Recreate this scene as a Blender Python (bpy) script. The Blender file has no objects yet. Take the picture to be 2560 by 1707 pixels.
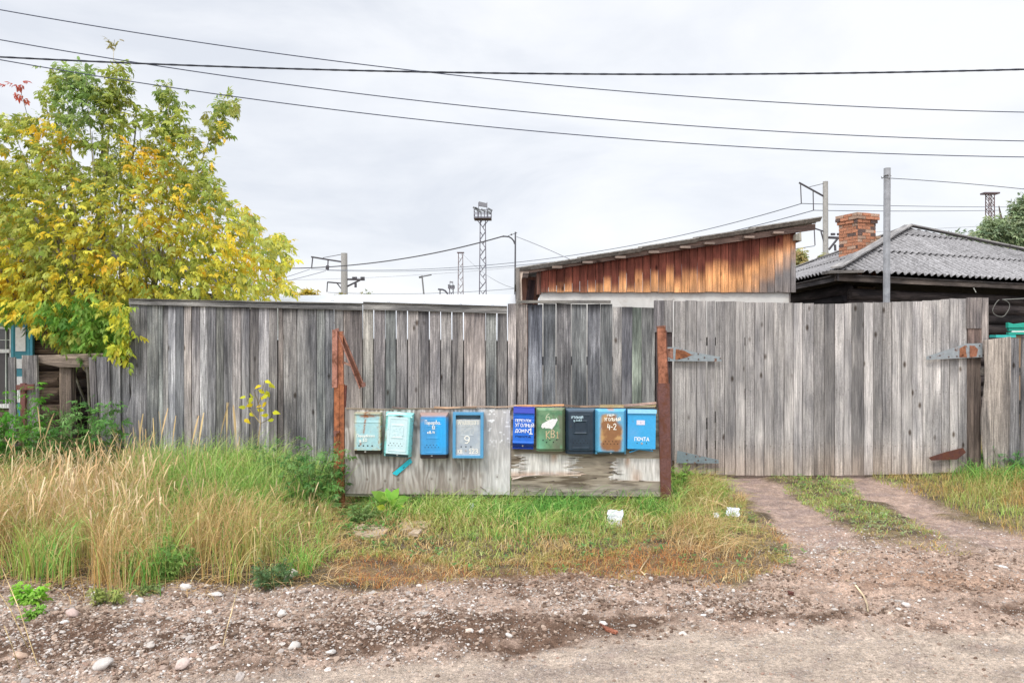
import bpy, math, random
import numpy as np
from mathutils import Vector, Matrix
random.seed(7); RNG = np.random.default_rng(7)
SC = bpy.context.scene
COL = SC.collection
# ------------------------------------------------------------------ camera
CH, F = 1.6, 1920.0            # eye height; focal length for a 2560 wide frame
cam = bpy.data.cameras.new('camera'); cam.sensor_fit = 'HORIZONTAL'; cam.sensor_width = 36; cam.lens = 27
cam.clip_start = .05; cam.clip_end = 3000
co = bpy.data.objects.new('camera', cam); COL.objects.link(co)
co.location = (0, 0, CH); co.rotation_euler = (math.radians(90), 0, 0)
SC.camera = co
SC.render.resolution_x = 1024; SC.render.resolution_y = 682
# ------------------------------------------------------------------ world
SUN_EL, SUN_AZ = 52, 205       # azimuth clockwise from +Y
w = bpy.data.worlds.new('World'); SC.world = w; w.use_nodes = True
nt = w.node_tree; nt.nodes.clear()
def N(nt, t, **k):
    n = nt.nodes.new(t)
    for a, b in k.items():
        if a[0] == '_': setattr(n, a[1:], b)
        else: n.inputs[a.replace('__', ' ')].default_value = b
    return n
sky = N(nt, 'ShaderNodeTexSky', _sky_type='NISHITA', _sun_disc=False, _sun_elevation=math.radians(SUN_EL), _sun_rotation=math.radians(SUN_AZ))
tc = N(nt, 'ShaderNodeTexCoord'); mp = N(nt, 'ShaderNodeMapping'); mp.inputs['Scale'].default_value = (1.2, 1.2, 3.6)
mp.inputs['Location'].default_value = (.35, .2, .55)
n1 = N(nt, 'ShaderNodeTexNoise', Scale=2.1, Detail=7.0, Roughness=.55, Distortion=.35)
rp = N(nt, 'ShaderNodeValToRGB')
rp.color_ramp.elements[0].position = .34; rp.color_ramp.elements[0].color = (.645, .675, .735, 1)
rp.color_ramp.elements[1].position = .62; rp.color_ramp.elements[1].color = (.825, .835, .855, 1)
e = rp.color_ramp.elements.new(.5); e.color = (.765, .785, .825, 1)
sx = N(nt, 'ShaderNodeSeparateXYZ')
mr = N(nt, 'ShaderNodeMapRange'); mr.inputs['From Min'].default_value = .05; mr.inputs['From Max'].default_value = 1.0
mr.inputs['To Min'].default_value = 10.0; mr.inputs['To Max'].default_value = 22.0
sc_ = N(nt, 'ShaderNodeVectorMath', _operation='SCALE')
mx = N(nt, 'ShaderNodeMix', _data_type='RGBA'); mx.inputs['Factor'].default_value = .93
bg = N(nt, 'ShaderNodeBackground', Strength=.1); ow = N(nt, 'ShaderNodeOutputWorld')
L = nt.links.new
L(tc.outputs['Generated'], mp.inputs['Vector']); L(mp.outputs['Vector'], n1.inputs['Vector']); L(n1.outputs['Fac'], rp.inputs['Fac'])
dt = N(nt, 'ShaderNodeVectorMath', _operation='DOT_PRODUCT'); _a, _e = math.radians(SUN_AZ), math.radians(SUN_EL)
dt.inputs[1].default_value = (math.sin(_a)*math.cos(_e), math.cos(_a)*math.cos(_e), math.sin(_e)); L(tc.outputs['Generated'], dt.inputs[0])
L(dt.outputs['Value'], mr.inputs['Value'])
L(rp.outputs['Color'], sc_.inputs[0]); L(mr.outputs['Result'], sc_.inputs['Scale'])
L(sky.outputs['Color'], mx.inputs['A']); L(sc_.outputs['Vector'], mx.inputs['B']); L(mx.outputs['Result'], bg.inputs['Color'])
L(bg.outputs['Background'], ow.inputs['Surface'])
sl = bpy.data.lights.new('sun', 'SUN'); sl.energy = 1.5; sl.angle = math.radians(12); sl.color = (1, .95, .87)
so = bpy.data.objects.new('sun', sl); COL.objects.link(so)
a, el = math.radians(SUN_AZ), math.radians(SUN_EL)
so.rotation_euler = Vector((-math.sin(a)*math.cos(el), -math.cos(a)*math.cos(el), -math.sin(el))).to_track_quat('-Z', 'Y').to_euler()
SC.view_settings.view_transform = 'Standard'; SC.view_settings.look = 'None'; SC.view_settings.exposure = .34; SC.view_settings.gamma = 1

# ------------------------------------------------------------------ helpers
def P(px, py, Y): return np.array(((px-1280)/F*Y, Y, CH-(py-853.5)/F*Y))
def PX(px, Y): return (px-1280)/F*Y
def PZ(py, Y): return CH-(py-853.5)/F*Y
def hsh(i, j, s):
    n = (i.astype(np.int64)*374761393 + j.astype(np.int64)*668265263 + s*1442695041) & 0xffffffff
    n = ((n ^ (n >> 13))*1274126177) & 0xffffffff
    return ((n ^ (n >> 16)) & 0xffff)/65535.0
def vn(x, y, s=0):
    x = np.asarray(x, float); y = np.asarray(y, float)
    i = np.floor(x); j = np.floor(y); u = x-i; v = y-j; u = u*u*(3-2*u); v = v*v*(3-2*v)
    a = hsh(i, j, s); b = hsh(i+1, j, s); c = hsh(i, j+1, s); d = hsh(i+1, j+1, s)
    return a*(1-u)*(1-v)+b*u*(1-v)+c*(1-u)*v+d*u*v
def fbm(x, y, s=0, o=4):
    t = 0; amp = .5; tot = 0
    for k in range(o):
        t = t+amp*vn(x*2**k, y*2**k, s+k*17); tot += amp; amp *= .55
    return t/tot
def sm(a, b, x): t = np.clip((x-a)/(b-a), 0, 1); return t*t*(3-2*t)
def mixc(a, b, t): t = np.asarray(t)[..., None]; return np.asarray(a)*(1-t)+np.asarray(b)*t
def tag(o, label, cat, group=None):
    o['label'] = label; o['category'] = cat
    if group: o['group'] = group
    return o
def kind(o, k, label=None, cat=None):
    o['kind'] = k
    if label: o['label'] = label; o['category'] = cat
    return o
def thing(name, label, cat, loc=(0, 0, 0), rot=(0, 0, 0), group=None):
    o = bpy.data.objects.new(name, None); COL.objects.link(o); o.location = loc; o.rotation_euler = rot; o.empty_display_size = .1
    return tag(o, label, cat, group)
def mesh_arr(name, V, faces, mat, parent=None, C=None, G=None, smooth=False):
    """V (n,3), faces: list of int arrays (m,k)"""
    me = bpy.data.meshes.new(name); V = np.asarray(V, dtype=np.float32)
    loops = np.concatenate([f.reshape(-1) for f in faces]).astype(np.int32)
    tot = np.concatenate([np.full(len(f), f.shape[1], dtype=np.int32) for f in faces])
    st = np.concatenate(([0], np.cumsum(tot)[:-1])).astype(np.int32)
    me.vertices.add(len(V)); me.vertices.foreach_set('co', V.reshape(-1))
    me.loops.add(len(loops)); me.loops.foreach_set('vertex_index', loops)
    me.polygons.add(len(tot)); me.polygons.foreach_set('loop_start', st)
    me.polygons.foreach_set('use_smooth', np.full(len(tot), smooth, dtype=bool))
    if C is not None:
        C = np.asarray(C, dtype=np.float32)
        if C.shape[1] == 3: C = np.concatenate([C, np.ones((len(C), 1), np.float32)], 1)
        ca = me.color_attributes.new('Col', 'FLOAT_COLOR', 'POINT'); ca.data.foreach_set('color', np.clip(C, 0, 1).reshape(-1))
    if G is not None:
        ga = me.attributes.new('gc', 'FLOAT_VECTOR', 'POINT'); ga.data.foreach_set('vector', np.asarray(G, dtype=np.float32).reshape(-1))
    me.update(calc_edges=True); me.validate()
    if mat: me.materials.append(mat)
    o = bpy.data.objects.new(name, me); COL.objects.link(o)
    if parent: o.parent = parent
    return o
class MB:
    def __init__(s): s.v = []; s.f = []; s.c = []; s.g = []; s.cuts = []
    def add(s, V, Fs, col=(.5, .5, .5), G=None, grain=2):
        n = len(s.v); s.cuts.append((n, len(s.f))); V = [tuple(map(float, p)) for p in V]; s.v += V
        s.f += [tuple(i+n for i in f) for f in Fs]
        col = np.asarray(col, float)
        s.c += [tuple(col)]*len(V) if col.ndim == 1 else [tuple(c) for c in col]
        if G is None:
            o = RNG.random(3)*20
            ax = {0: (1, 2, 0), 1: (0, 2, 1), 2: (0, 1, 2)}[grain]
            G = [(p[ax[0]]+o[0], p[ax[1]]+o[1], p[ax[2]]+o[2]) for p in V]
        s.g += G
    def box(s, x0, x1, y0, y1, z0, z1, col=(.5, .5, .5), grain=2, R=None, skew=0):
        V = [(x, y, z) for z in (z0, z1) for y in (y0, y1) for x in (x0, x1)]
        if R is not None: V0 = V; V = [tuple(R @ Vector(p)) for p in V]
        o = RNG.random(3)*20; ax = {0: (1, 2, 0), 1: (0, 2, 1), 2: (0, 1, 2)}[grain]
        G = [(p[ax[0]]+o[0], p[ax[1]]+o[1], p[ax[2]]+o[2]) for p in (V if R is None else V0)]
        s.add(V, [(0, 2, 3, 1), (4, 5, 7, 6), (0, 1, 5, 4), (2, 6, 7, 3), (0, 4, 6, 2), (1, 3, 7, 5)], col, G)
    def beam(s, a, b, wd, hg, col=(.5, .5, .5), up=(0, 0, 1)):
        a = Vector(a); b = Vector(b); d = (b-a); l = d.length; d.normalize(); u = Vector(up)
        x = d.cross(u)
        if x.length < 1e-4: x = d.cross(Vector((0, 1, 0)))
        x.normalize(); z = x.cross(d)
        M = Matrix((x, d, z)).transposed().to_4x4(); M.translation = a
        s.box(-wd/2, wd/2, 0, l, -hg/2, hg/2, col, 1, M)
    def tube(s, pts, rad, n=8, col=(.5, .5, .5), cap=True, jit=0):
        pts = [Vector(p) for p in pts]; m = len(pts)
        if not hasattr(rad, '__len__'): rad = [rad]*m
        V = []; G = []; o = RNG.random(3)*20; al = 0
        for i, p in enumerate(pts):
            d = (pts[min(i+1, m-1)]-pts[max(i-1, 0)]).normalized()
            x = d.cross(Vector((0, .13, 1)) if abs(d.z) < .9 else Vector((0, 1, 0))).normalized(); y = d.cross(x)
            if i: al += (p-pts[i-1]).length
            for k in range(n):
                t = 2*math.pi*k/n; r = rad[i]*(1+jit*(random.random()-.5))
                V.append(p+x*(r*math.cos(t))+y*(r*math.sin(t))); G.append((rad[i]*math.cos(t)+o[0], rad[i]*math.sin(t)+o[1], al+o[2]))
        Fs = [(i*n+k, i*n+(k+1) % n, (i+1)*n+(k+1) % n, (i+1)*n+k) for i in range(m-1) for k in range(n)]
        if cap: Fs += [tuple(range(n))[::-1], tuple(range((m-1)*n, m*n))]
        s.add(V, Fs, col, G)
    def prism(s, pts, off, col=(.5, .5, .5), grain=2):
        n = len(pts); off = np.asarray(off, float); pts = [np.asarray(p, float) for p in pts]
        V = pts+[p+off for p in pts]
        s.add(V, [tuple(range(n)), tuple(range(n, 2*n))[::-1]]+[(i, i+n, (i+1) % n+n, (i+1) % n) for i in range(n)], col, None, grain)
    def board(s, x0, x1, z0, z1, y, th=.022, col=(.3, .3, .3), wob=.003, tilt=0, top=None, n=9, colf=None, edge=None):
        """vertical board with slightly wandering, chamfered edges; front face at y"""
        V = []; C = []; r = random.random()*99; ch = .0045
        for i in range(n):
            t = i/(n-1); z = z0+(z1-z0)*t; dx = tilt*t
            l = x0+dx+wob*(vn(t*4+r, 0.5)-.5)*2+(edge(t) if edge else 0); q = x1+dx+wob*(vn(t*4+r, 7.5)-.5)*2
            zt = z; zt2 = z
            if i == n-1 and top: zt += top[0]; zt2 += top[1]
            V += [(l, y+th, zt), (l, y+ch, zt), (l+ch, y, zt), (q-ch, y, zt2), (q, y+ch, zt2), (q, y+th, zt2)]
            c = np.array(colf(t) if colf else col); C += [c]*6
        Fs = [(i*6+k, i*6+k+1, (i+1)*6+k+1, (i+1)*6+k) for i in range(n-1) for k in range(5)]
        Fs += [(i*6+5, i*6, (i+1)*6, (i+1)*6+5) for i in range(n-1)]
        Fs += [(5, 4, 3, 2, 1, 0), tuple((n-1)*6+k for k in range(6))]
        s.add(V, Fs, C)
    def each(s, name, mat, parent=None, k=1):
        cuts = s.cuts+[(len(s.v), len(s.f))]; o = None
        for i in range(0, len(cuts)-1, k):
            (v0, f0), (v1, f1) = cuts[i], cuts[min(i+k, len(cuts)-1)]; q = MB(); q.v = s.v[v0:v1]; q.c = s.c[v0:v1]; q.g = s.g[v0:v1]; q.f = [tuple(j-v0 for j in f) for f in s.f[f0:f1]]; o = q.build(name, mat, parent)
        return o
    def build(s, name, mat, parent=None, smooth=False):
        me = bpy.data.meshes.new(name); me.from_pydata(s.v, [], s.f)
        C = np.ones((len(s.v), 4), np.float32); C[:, :3] = np.clip(np.array(s.c), 0, 1)
        me.color_attributes.new('Col', 'FLOAT_COLOR', 'POINT').data.foreach_set('color', C.reshape(-1))
        me.attributes.new('gc', 'FLOAT_VECTOR', 'POINT').data.foreach_set('vector', np.array(s.g, dtype=np.float32).reshape(-1))
        me.polygons.foreach_set('use_smooth', [smooth]*len(me.polygons)); me.materials.append(mat); me.update()
        o = bpy.data.objects.new(name, me); COL.objects.link(o)
        if parent: o.parent = parent
        return o
# ------------------------------------------------------------------ materials
def mat(name, rough=.8, spec=.3, metal=0):
    m = bpy.data.materials.new(name); m.use_nodes = True; t = m.node_tree
    b = t.nodes['Principled BSDF']; b.inputs['Roughness'].default_value = rough; b.inputs['Metallic'].default_value = metal
    b.inputs['Specular IOR Level'].default_value = spec
    return m, t, b
def ramp(t, src, p0, c0, p1, c1):
    r = N(t, 'ShaderNodeValToRGB'); r.color_ramp.elements[0].position = p0; r.color_ramp.elements[1].position = p1
    f = lambda c: (c, c, c, 1) if not hasattr(c, '__len__') else (*c, 1)
    r.color_ramp.elements[0].color = f(c0); r.color_ramp.elements[1].color = f(c1); t.links.new(src, r.inputs['Fac']); return r.outputs['Color']
def mix(t, A, B, fac=1.0, mode='MULTIPLY'):
    m = N(t, 'ShaderNodeMix', _data_type='RGBA', _blend_type=mode)
    for s, x in (('A', A), ('B', B), ('Factor', fac)):
        if hasattr(x, 'links'): t.links.new(x, m.inputs[s])
        elif s == 'Factor': m.inputs[s].default_value = x
        else: m.inputs[s].default_value = (*x, 1)
    return m.outputs['Result']
def noise(t, vec, scale, sc3=None, detail=4, rough=.6, dist=0, out='Fac'):
    if sc3:
        mp = N(t, 'ShaderNodeMapping'); mp.inputs['Scale'].default_value = sc3; t.links.new(vec, mp.inputs['Vector']); vec = mp.outputs['Vector']
    n = N(t, 'ShaderNodeTexNoise', Scale=scale, Detail=detail, Roughness=rough, Distortion=dist); t.links.new(vec, n.inputs['Vector']); return n.outputs[out]
def bump(t, b, h, s, d):
    n = N(t, 'ShaderNodeBump', Strength=s, Distance=d); t.links.new(h, n.inputs['Height']); t.links.new(n.outputs['Normal'], b.inputs['Normal'])
def attr(t, n, out='Color'): return N(t, 'ShaderNodeAttribute', _attribute_name=n).outputs[out]
def wood_mat(name, contrast=1.0, knots=True, rough=.85):
    m, t, b = mat(name, rough, .2); g = attr(t, 'gc', 'Vector'); c = attr(t, 'Col')
    fine = noise(t, g, 1, (130, 130, 3.0), 5, .65)
    mid = noise(t, g, 1, (34, 34, .9), 4, .6, .6)
    wide = noise(t, g, 1, (5, 5, 1.3), 3, .5, .5)
    k = contrast
    fine2 = noise(t, g, 1, (300, 300, 9.0), 3, .6)
    c = mix(t, c, ramp(t, fine, .34, max(.1, 1-.5*k), .66, 1+.36*k)); c = mix(t, c, ramp(t, fine2, .36, 1-.3*k, .64, 1+.3*k))
    c = mix(t, c, ramp(t, mid, .32, (1-.46*k, 1-.46*k, 1-.44*k), .68, (1+.48*k, 1+.46*k, 1+.46*k)))
    c = mix(t, c, ramp(t, wide, .35, (1-.42*k, 1-.41*k, 1-.37*k), .65, (1+.38*k, 1+.37*k, 1+.36*k)))
    if knots:
        mp = N(t, 'ShaderNodeMapping'); mp.inputs['Scale'].default_value = (5.5, 5.5, 2.6); t.links.new(g, mp.inputs['Vector'])
        v = N(t, 'ShaderNodeTexVoronoi', Scale=1.0, Randomness=1.0); t.links.new(mp.outputs['Vector'], v.inputs['Vector'])
        c = mix(t, c, ramp(t, v.outputs['Distance'], .05, (.26, .22, .19), .13, 1.0))
    sp = noise(t, g, 130, None, 2, .5); c = mix(t, c, ramp(t, sp, .3, .76, .7, 1.2))
    t.links.new(c, b.inputs['Base Color']); bump(t, b, fine, .5, .004); return m
M = {}
M['wood'] = wood_mat('weathered_wood'); M['wood_soft'] = wood_mat('sawn_wood', .7); M['darkwood'] = wood_mat('dark_logs', 1.25, False)
def tinted(name, rough=.6, spec=.35, nz=30, amt=.15, rust=None, rscale=9, rlo=.55, rhi=.66, metal=0, bmp=.2):
    m, t, b = mat(name, rough, spec, metal); c = attr(t, 'Col'); tc = N(t, 'ShaderNodeTexCoord').outputs['Object']
    n = noise(t, tc, nz, None, 5, .65); c = mix(t, c, ramp(t, n, .3, 1-amt, .7, 1+amt))
    if rust:
        r = noise(t, tc, rscale, None, 6, .7, .4); f = ramp(t, r, rlo, 0, rhi, 1)
        c = mix(t, c, rust, f, 'MIX'); rr = ramp(t, f, 0, rough, 1, .9); t.links.new(rr, b.inputs['Roughness'])
    t.links.new(c, b.inputs['Base Color']); bump(t, b, n, bmp, .004); return m
M['paint'] = tinted('painted_metal', .42, .45, 40, .08, (.16, .07, .03), 16, .66, .74)
M['plain'] = tinted('plain', .75, .3, 25, .12)
M['ink'] = tinted('lettering_paint', .7, .3, 160, .16)
M['rust'] = tinted('rusty_steel', .8, .25, 55, .3, (.13, .05, .028), 11, .46, .66)
M['zinc'] = tinted('galvanised', .5, .4, 30, .18, (.24, .085, .03), 7, .58, .66, .3)
M['concrete'] = tinted('concrete', .9, .2, 14, .22)
M['slate'] = tinted('asbestos_sheet', .92, .15, 26, .5, (.09, .085, .085), 13, .5, .72, bmp=.5)
M['brick'] = tinted('brick', .92, .15, 34, .35, (.07, .05, .045), 9, .6, .74, bmp=.6)
M['whitewash'] = tinted('whitewash', .9, .15, 6, .1, (.5, .46, .42), 5, .52, .7)
M['wire'] = tinted('wire', .6, .3, 20, .1)
def leaf_mat(name, tr=.35):
    m, t, b = mat(name, .6, .25); c = attr(t, 'Col'); t.links.new(c, b.inputs['Base Color'])
    tr_ = N(t, 'ShaderNodeBsdfTranslucent'); t.links.new(c, tr_.inputs['Color'])
    ms = N(t, 'ShaderNodeMixShader'); ms.inputs[0].default_value = tr
    t.links.new(b.outputs[0], ms.inputs[1]); t.links.new(tr_.outputs[0], ms.inputs[2]); t.links.new(ms.outputs[0], t.nodes['Material Output'].inputs['Surface']); return m
M['leaf'] = leaf_mat('leaves', .5); M['grass'] = leaf_mat('grass_blades', .3)
# ply panel: vertex colour carries the veneer pattern, shader adds fine grain
m, t, b = mat('weathered_plywood', .85, .2); c = attr(t, 'Col'); g = attr(t, 'gc', 'Vector')
f1 = noise(t, g, 1, (110, 110, 5), 5, .7, .8); f2 = noise(t, g, 1, (16, 16, 2.2), 4, .6, 2.2)
c = mix(t, c, ramp(t, f1, .3, .78, .7, 1.2)); c = mix(t, c, ramp(t, f2, .35, .86, .65, 1.12)); t.links.new(c, b.inputs['Base Color']); bump(t, b, f1, .5, .003); M['ply'] = m
# ground
m, t, b = mat('bare_ground', .95, .1); c = attr(t, 'Col'); tc = N(t, 'ShaderNodeTexCoord').outputs['Object']
n1 = noise(t, tc, 38, None, 8, .72); n2 = noise(t, tc, 5, None, 6, .65); v = N(t, 'ShaderNodeTexVoronoi', Scale=75.0); t.links.new(tc, v.inputs['Vector'])
rv = N(t, 'ShaderNodeTexVoronoi', Scale=75.0); t.links.new(tc, rv.inputs['Vector'])
n3 = noise(t, tc, 130, None, 4, .7); c = mix(t, c, ramp(t, n1, .34, .6, .66, 1.36)); c = mix(t, c, ramp(t, n2, .3, .84, .7, 1.14)); c = mix(t, c, ramp(t, n3, .36, .62, .64, 1.34))
sv = N(t, 'ShaderNodeSeparateColor'); t.links.new(rv.outputs['Color'], sv.inputs['Color'])
pick = ramp(t, sv.outputs[0], .80, 0, .86, 1); inner = ramp(t, v.outputs['Distance'], .3, 1, .42, 0)
c = mix(t, c, (.5, .46, .43), mix(t, pick, inner), 'MIX')
ad = N(t, 'ShaderNodeMath', _operation='ADD'); t.links.new(n1, ad.inputs[0]); t.links.new(mix(t, pick, inner), ad.inputs[1])
t.links.new(c, b.inputs['Base Color']); bump(t, b, ad.outputs[0], .9, .02); M['ground'] = m

# ------------------------------------------------------------------ ground
def pxy(X, Y): return 1280+X/Y*F, 853.5+CH*F/Y
RB = np.array([(-2500, 1900), (0, 1760), (563, 1703), (850, 1650), (1194, 1632), (1386, 1613), (1577, 1586), (1660, 1580), (2163, 1578), (2560, 1590), (5000, 1640)])
GB = np.array([(-3000, 1520), (0, 1462), (450, 1462), (750, 1464), (900, 1480), (1080, 1450), (1300, 1440), (1500, 1436), (1700, 1446), (1830, 1465), (1930, 1425), (2000, 1385), (2100, 1370), (5000, 1370)])
def masks(X, Y):
    X = np.asarray(X, float); Y = np.asarray(Y, float); Yc = np.maximum(Y, 1.2)
    px, py = pxy(X, Yc)
    wob = (fbm(X*1.7, Y*1.7, 3)-.5)*90; wob2 = (fbm(X*6, Y*6, 9)-.5)*40
    q = py+wob+wob2
    road = sm(-12, 25, q-np.interp(px, RB[:, 0], RB[:, 1]))
    verge = 1-sm(-14, 14, q*.5+py*.5-np.interp(px, GB[:, 0], GB[:, 1]))
    # tracks leading to the gate: given as world lines (x at y)
    def track(p0, p1, p2, wd):
        xs = np.interp(Y, [p0[1], p1[1], p2[1]], [p0[0], p1[0], p2[0]])
        return 1-sm(wd*.5, wd*1.2, np.abs(X-xs+(fbm(X*3, Y*3, 5, 5)-.5)*.8))
    t1 = track((2.6, 4.8), (2.62, 7.0), (2.70, 9.1), .40)
    t2 = track((3.9, 4.8), (3.88, 7.0), (4.08, 9.1), .33)
    tr = np.maximum(t1, t2)*(Y > 4.5)
    open_ = sm(6.6, 5.7, Y+(fbm(X*1.5, Y*1.5, 21)-.5)*1.4)*sm(1.9, 2.5, X)
    return px, py, road, verge, np.maximum(tr, open_*.85)
def gheight(X, Y, fine=True):
    px, py, road, verge, tr = masks(X, Y)
    z = .03*(fbm(X*.8, Y*.8, 30)-.5)*(1-road)
    rough = (1-road)*(1-verge)
    z = z+rough*(.085*(fbm(X*3.2, Y*4.2, 41, 5)-.5)+.075*(fbm(X*11, Y*11, 42, 4)-.5))
    z = z+.022*np.exp(-((py-np.interp(px, RB[:, 0], RB[:, 1])+45)/35)**2)*(px > -800)
    z = z-.03*tr*verge+.007*(fbm(X*20, Y*20, 44, 3)-.5)
    return z
ys = np.concatenate([[-300, -60, -12, -3, 0, 1.2], np.arange(2.4, 7.2, .026), np.arange(7.2, 9.8, .06), [10.5, 12, 15, 20, 30, 60, 150, 600, 2500]])
xs = np.concatenate([[-2500, -500, -100, -30, -14, -9], np.arange(-6.6, 7.4, .03), [9, 14, 30, 100, 500, 2500]])
XX, YY = np.meshgrid(xs, ys); px, py, road, verge, tr = masks(XX, YY)
inner = (YY > 2) & (YY < 9.8) & (XX > -7) & (XX < 7.5)
Z = np.where(inner, gheight(XX, YY), 0)
c = np.zeros(XX.shape+(3,))+np.array((.34, .275, .245))
big = fbm(XX*1.1, YY*2.2, 50, 5); med = fbm(XX*5, YY*7, 51, 4); hf = fbm(XX*22, YY*22, 52, 3)
dark = sm(.42, .56, .3*big+.5*med+.2*fbm(XX*12,YY*14,57,3)+.2*np.exp(-((py-1590)/42)**2)*sm(2100,1500,px)-.08*np.exp(-((py-1500)/30)**2)-.04*(px>1700)-.05)*(1-road)
c = mixc((.44, .325, .26), (.13, .08, .055), dark*.95)
c = mixc(c, (.50, .405, .33), road)
c = mixc(c, (.27, .215, .185), road*sm(.5, .66, .6*med+.4*hf)*.7)
warm = sm(1850, 2100, px)*(1-road)*sm(1530, 1440, py)*sm(1250, 1330, py)
c = mixc(c, (.47, .32, .24), warm*.6*sm(.25, .6, big)*sm(.35,.55,med+.1))
c = mixc(c, mixc((.43, .31, .25), (.34, .25, .215), sm(.4, .6, med)), np.clip(tr*verge, 0, 1))
gcol = mixc((.06, .045, .025), (.22, .17, .09), sm(.3, .7, med)*sm(700, 900, px))
c = mixc(c, gcol, np.clip(verge*(1-tr), 0, 1)*.9)
rusty = sm(.45, .62, big+.25*np.exp(-((px-1650)/250)**2)+.2*np.exp(-((px-930)/130)**2)-.1)*np.exp(-((py-1440)/38)**2)
c = mixc(c, (.30, .17, .10), rusty*.45*(px > 820))
c = c*(.62+.76*hf[..., None])
ny, nx = XX.shape; idx = np.arange(nx*ny).reshape(ny, nx)
fc = np.stack([idx[:-1, :-1], idx[:-1, 1:], idx[1:, 1:], idx[1:, :-1]], -1).reshape(-1, 4)
kind(mesh_arr('ground', np.stack([XX, YY, Z], -1).reshape(-1, 3), [fc], M['ground'], None, c.reshape(-1, 3), None, True), 'structure', 'dirt lane and verge of grey brown soil with wheel tracks to the gate', 'ground')

# ------------------------------------------------------------------ gravel and stones
def ico(sub):
    import bmesh
    bm = bmesh.new(); bmesh.ops.create_icosphere(bm, subdivisions=sub, radius=1); bm.verts.ensure_lookup_table()
    V = np.array([v.co[:] for v in bm.verts]); Fa = np.array([[v.index for v in f.verts] for f in bm.faces]); bm.free(); return V, Fa
I1, I2 = ico(1), ico(2)
def rotm(n):
    q = RNG.normal(size=(n, 4)); q /= np.linalg.norm(q, axis=1)[:, None]; w_, x, y, z = q.T
    return np.stack([1-2*(y*y+z*z), 2*(x*y-z*w_), 2*(x*z+y*w_), 2*(x*y+z*w_), 1-2*(x*x+z*z), 2*(y*z-x*w_), 2*(x*z-y*w_), 2*(y*z+x*w_), 1-2*(x*x+y*y)], 1).reshape(n, 3, 3)
SCOL = np.array([(.50, .45, .41), (.58, .53, .49), (.40, .33, .28), (.34, .27, .23), (.56, .46, .39), (.48, .36, .28), (.42, .37, .34), (.66, .62, .59), (.34, .23, .18), (.28, .22, .18), (.38, .29, .24)])
def stones(x, y, r, T, flat=.65, pal_=None):
    n = len(x); V0, F0 = T; sc = r[:, None]*np.stack([RNG.uniform(.75, 1.35, n), RNG.uniform(.7, 1.1, n), RNG.uniform(.5, .9, n)], 1)
    V = V0[None]*(1+.5*(RNG.random((n, len(V0), 1))-.5)); V = V*sc[:, None]
    V = np.einsum('nij,nkj->nki', rotm(n), V); V[:, :, 2] *= flat
    V[:, :, 0] += x[:, None]; V[:, :, 1] += y[:, None]; V[:, :, 2] += (gheight(x, y)+r*.08)[:, None]
    C = (SCOL[RNG.integers(0, len(SCOL), n)] if pal_ is None else pal_[RNG.integers(0, len(pal_), n)])*RNG.uniform(.7, 1.1, (n, 1)); C = np.repeat(C[:, None], len(V0), 1)
    Fa = (F0[None]+(np.arange(n)*len(V0))[:, None, None]).reshape(-1, 3)
    return V.reshape(-1, 3), Fa, C.reshape(-1, 3)
def gravel_density(x, y):
    px, py, road, verge, tr = masks(x, y)
    d = (1-road)*(1-verge)*(.16+.75*sm(1400, 700, px)+.6*np.exp(-((py-1500)/28)**2)*(px < 1900))
    d = d*(.35+1.1*sm(.4, .62, fbm(x*3, y*5, 77)))
    d += road*.045+.10*tr*verge+.5*np.exp(-(((px-2110)/110)**2+((py-1375)/35)**2))
    return d
def sample(n, dens, x0, x1, y0, y1):
    x = RNG.uniform(x0, x1, n); y = RNG.uniform(y0, y1, n); k = RNG.random(n) < dens(x, y); return x[k], y[k]
stn = tinted('stone', .85, .25, 60, .2, bmp=.3)
x, y = sample(300000, gravel_density, -4.6, 5.5, 3.2, 6.8); r = .0028+.010*RNG.random(len(x))**3.0
A = stones(x, y, r, I1)
def clod_d(x, y): m_ = masks(x, y); return (1-m_[2])*(1-m_[3])*(.12+sm(.45, .62, fbm(x*3.5, y*6, 177)))*(1-.6*sm(1700, 2100, m_[0]))+.012*m_[2]
x3, y3 = sample(110000, clod_d, -4.6, 5.5, 3.2, 6.4); r3 = .004+.014*RNG.random(len(x3))**2.6
Kc = stones(x3, y3, r3, I1, .7, np.array([(.22, .155, .115), (.17, .115, .085), (.30, .215, .165), (.14, .09, .065), (.38, .29, .23)]))
x2, y2 = sample(2300, gravel_density, -4.6, 4.5, 3.2, 6.2); r2 = .010+.016*RNG.random(len(x2))**1.8; B = stones(x2, y2, r2, I2)
kind(mesh_arr('gravel', np.concatenate([A[0], B[0], Kc[0]]), [A[1], B[1]+len(A[0]), Kc[1]+len(A[0])+len(B[0])], stn, None, np.concatenate([A[2], B[2], Kc[2]]), None, False), 'stuff', 'mixed pale and brown gravel scattered along the lane edge', 'gravel')
def ground_at(px, py): Y = CH*F/(py-853.5); return (px-1280)/F*Y, Y
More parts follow.
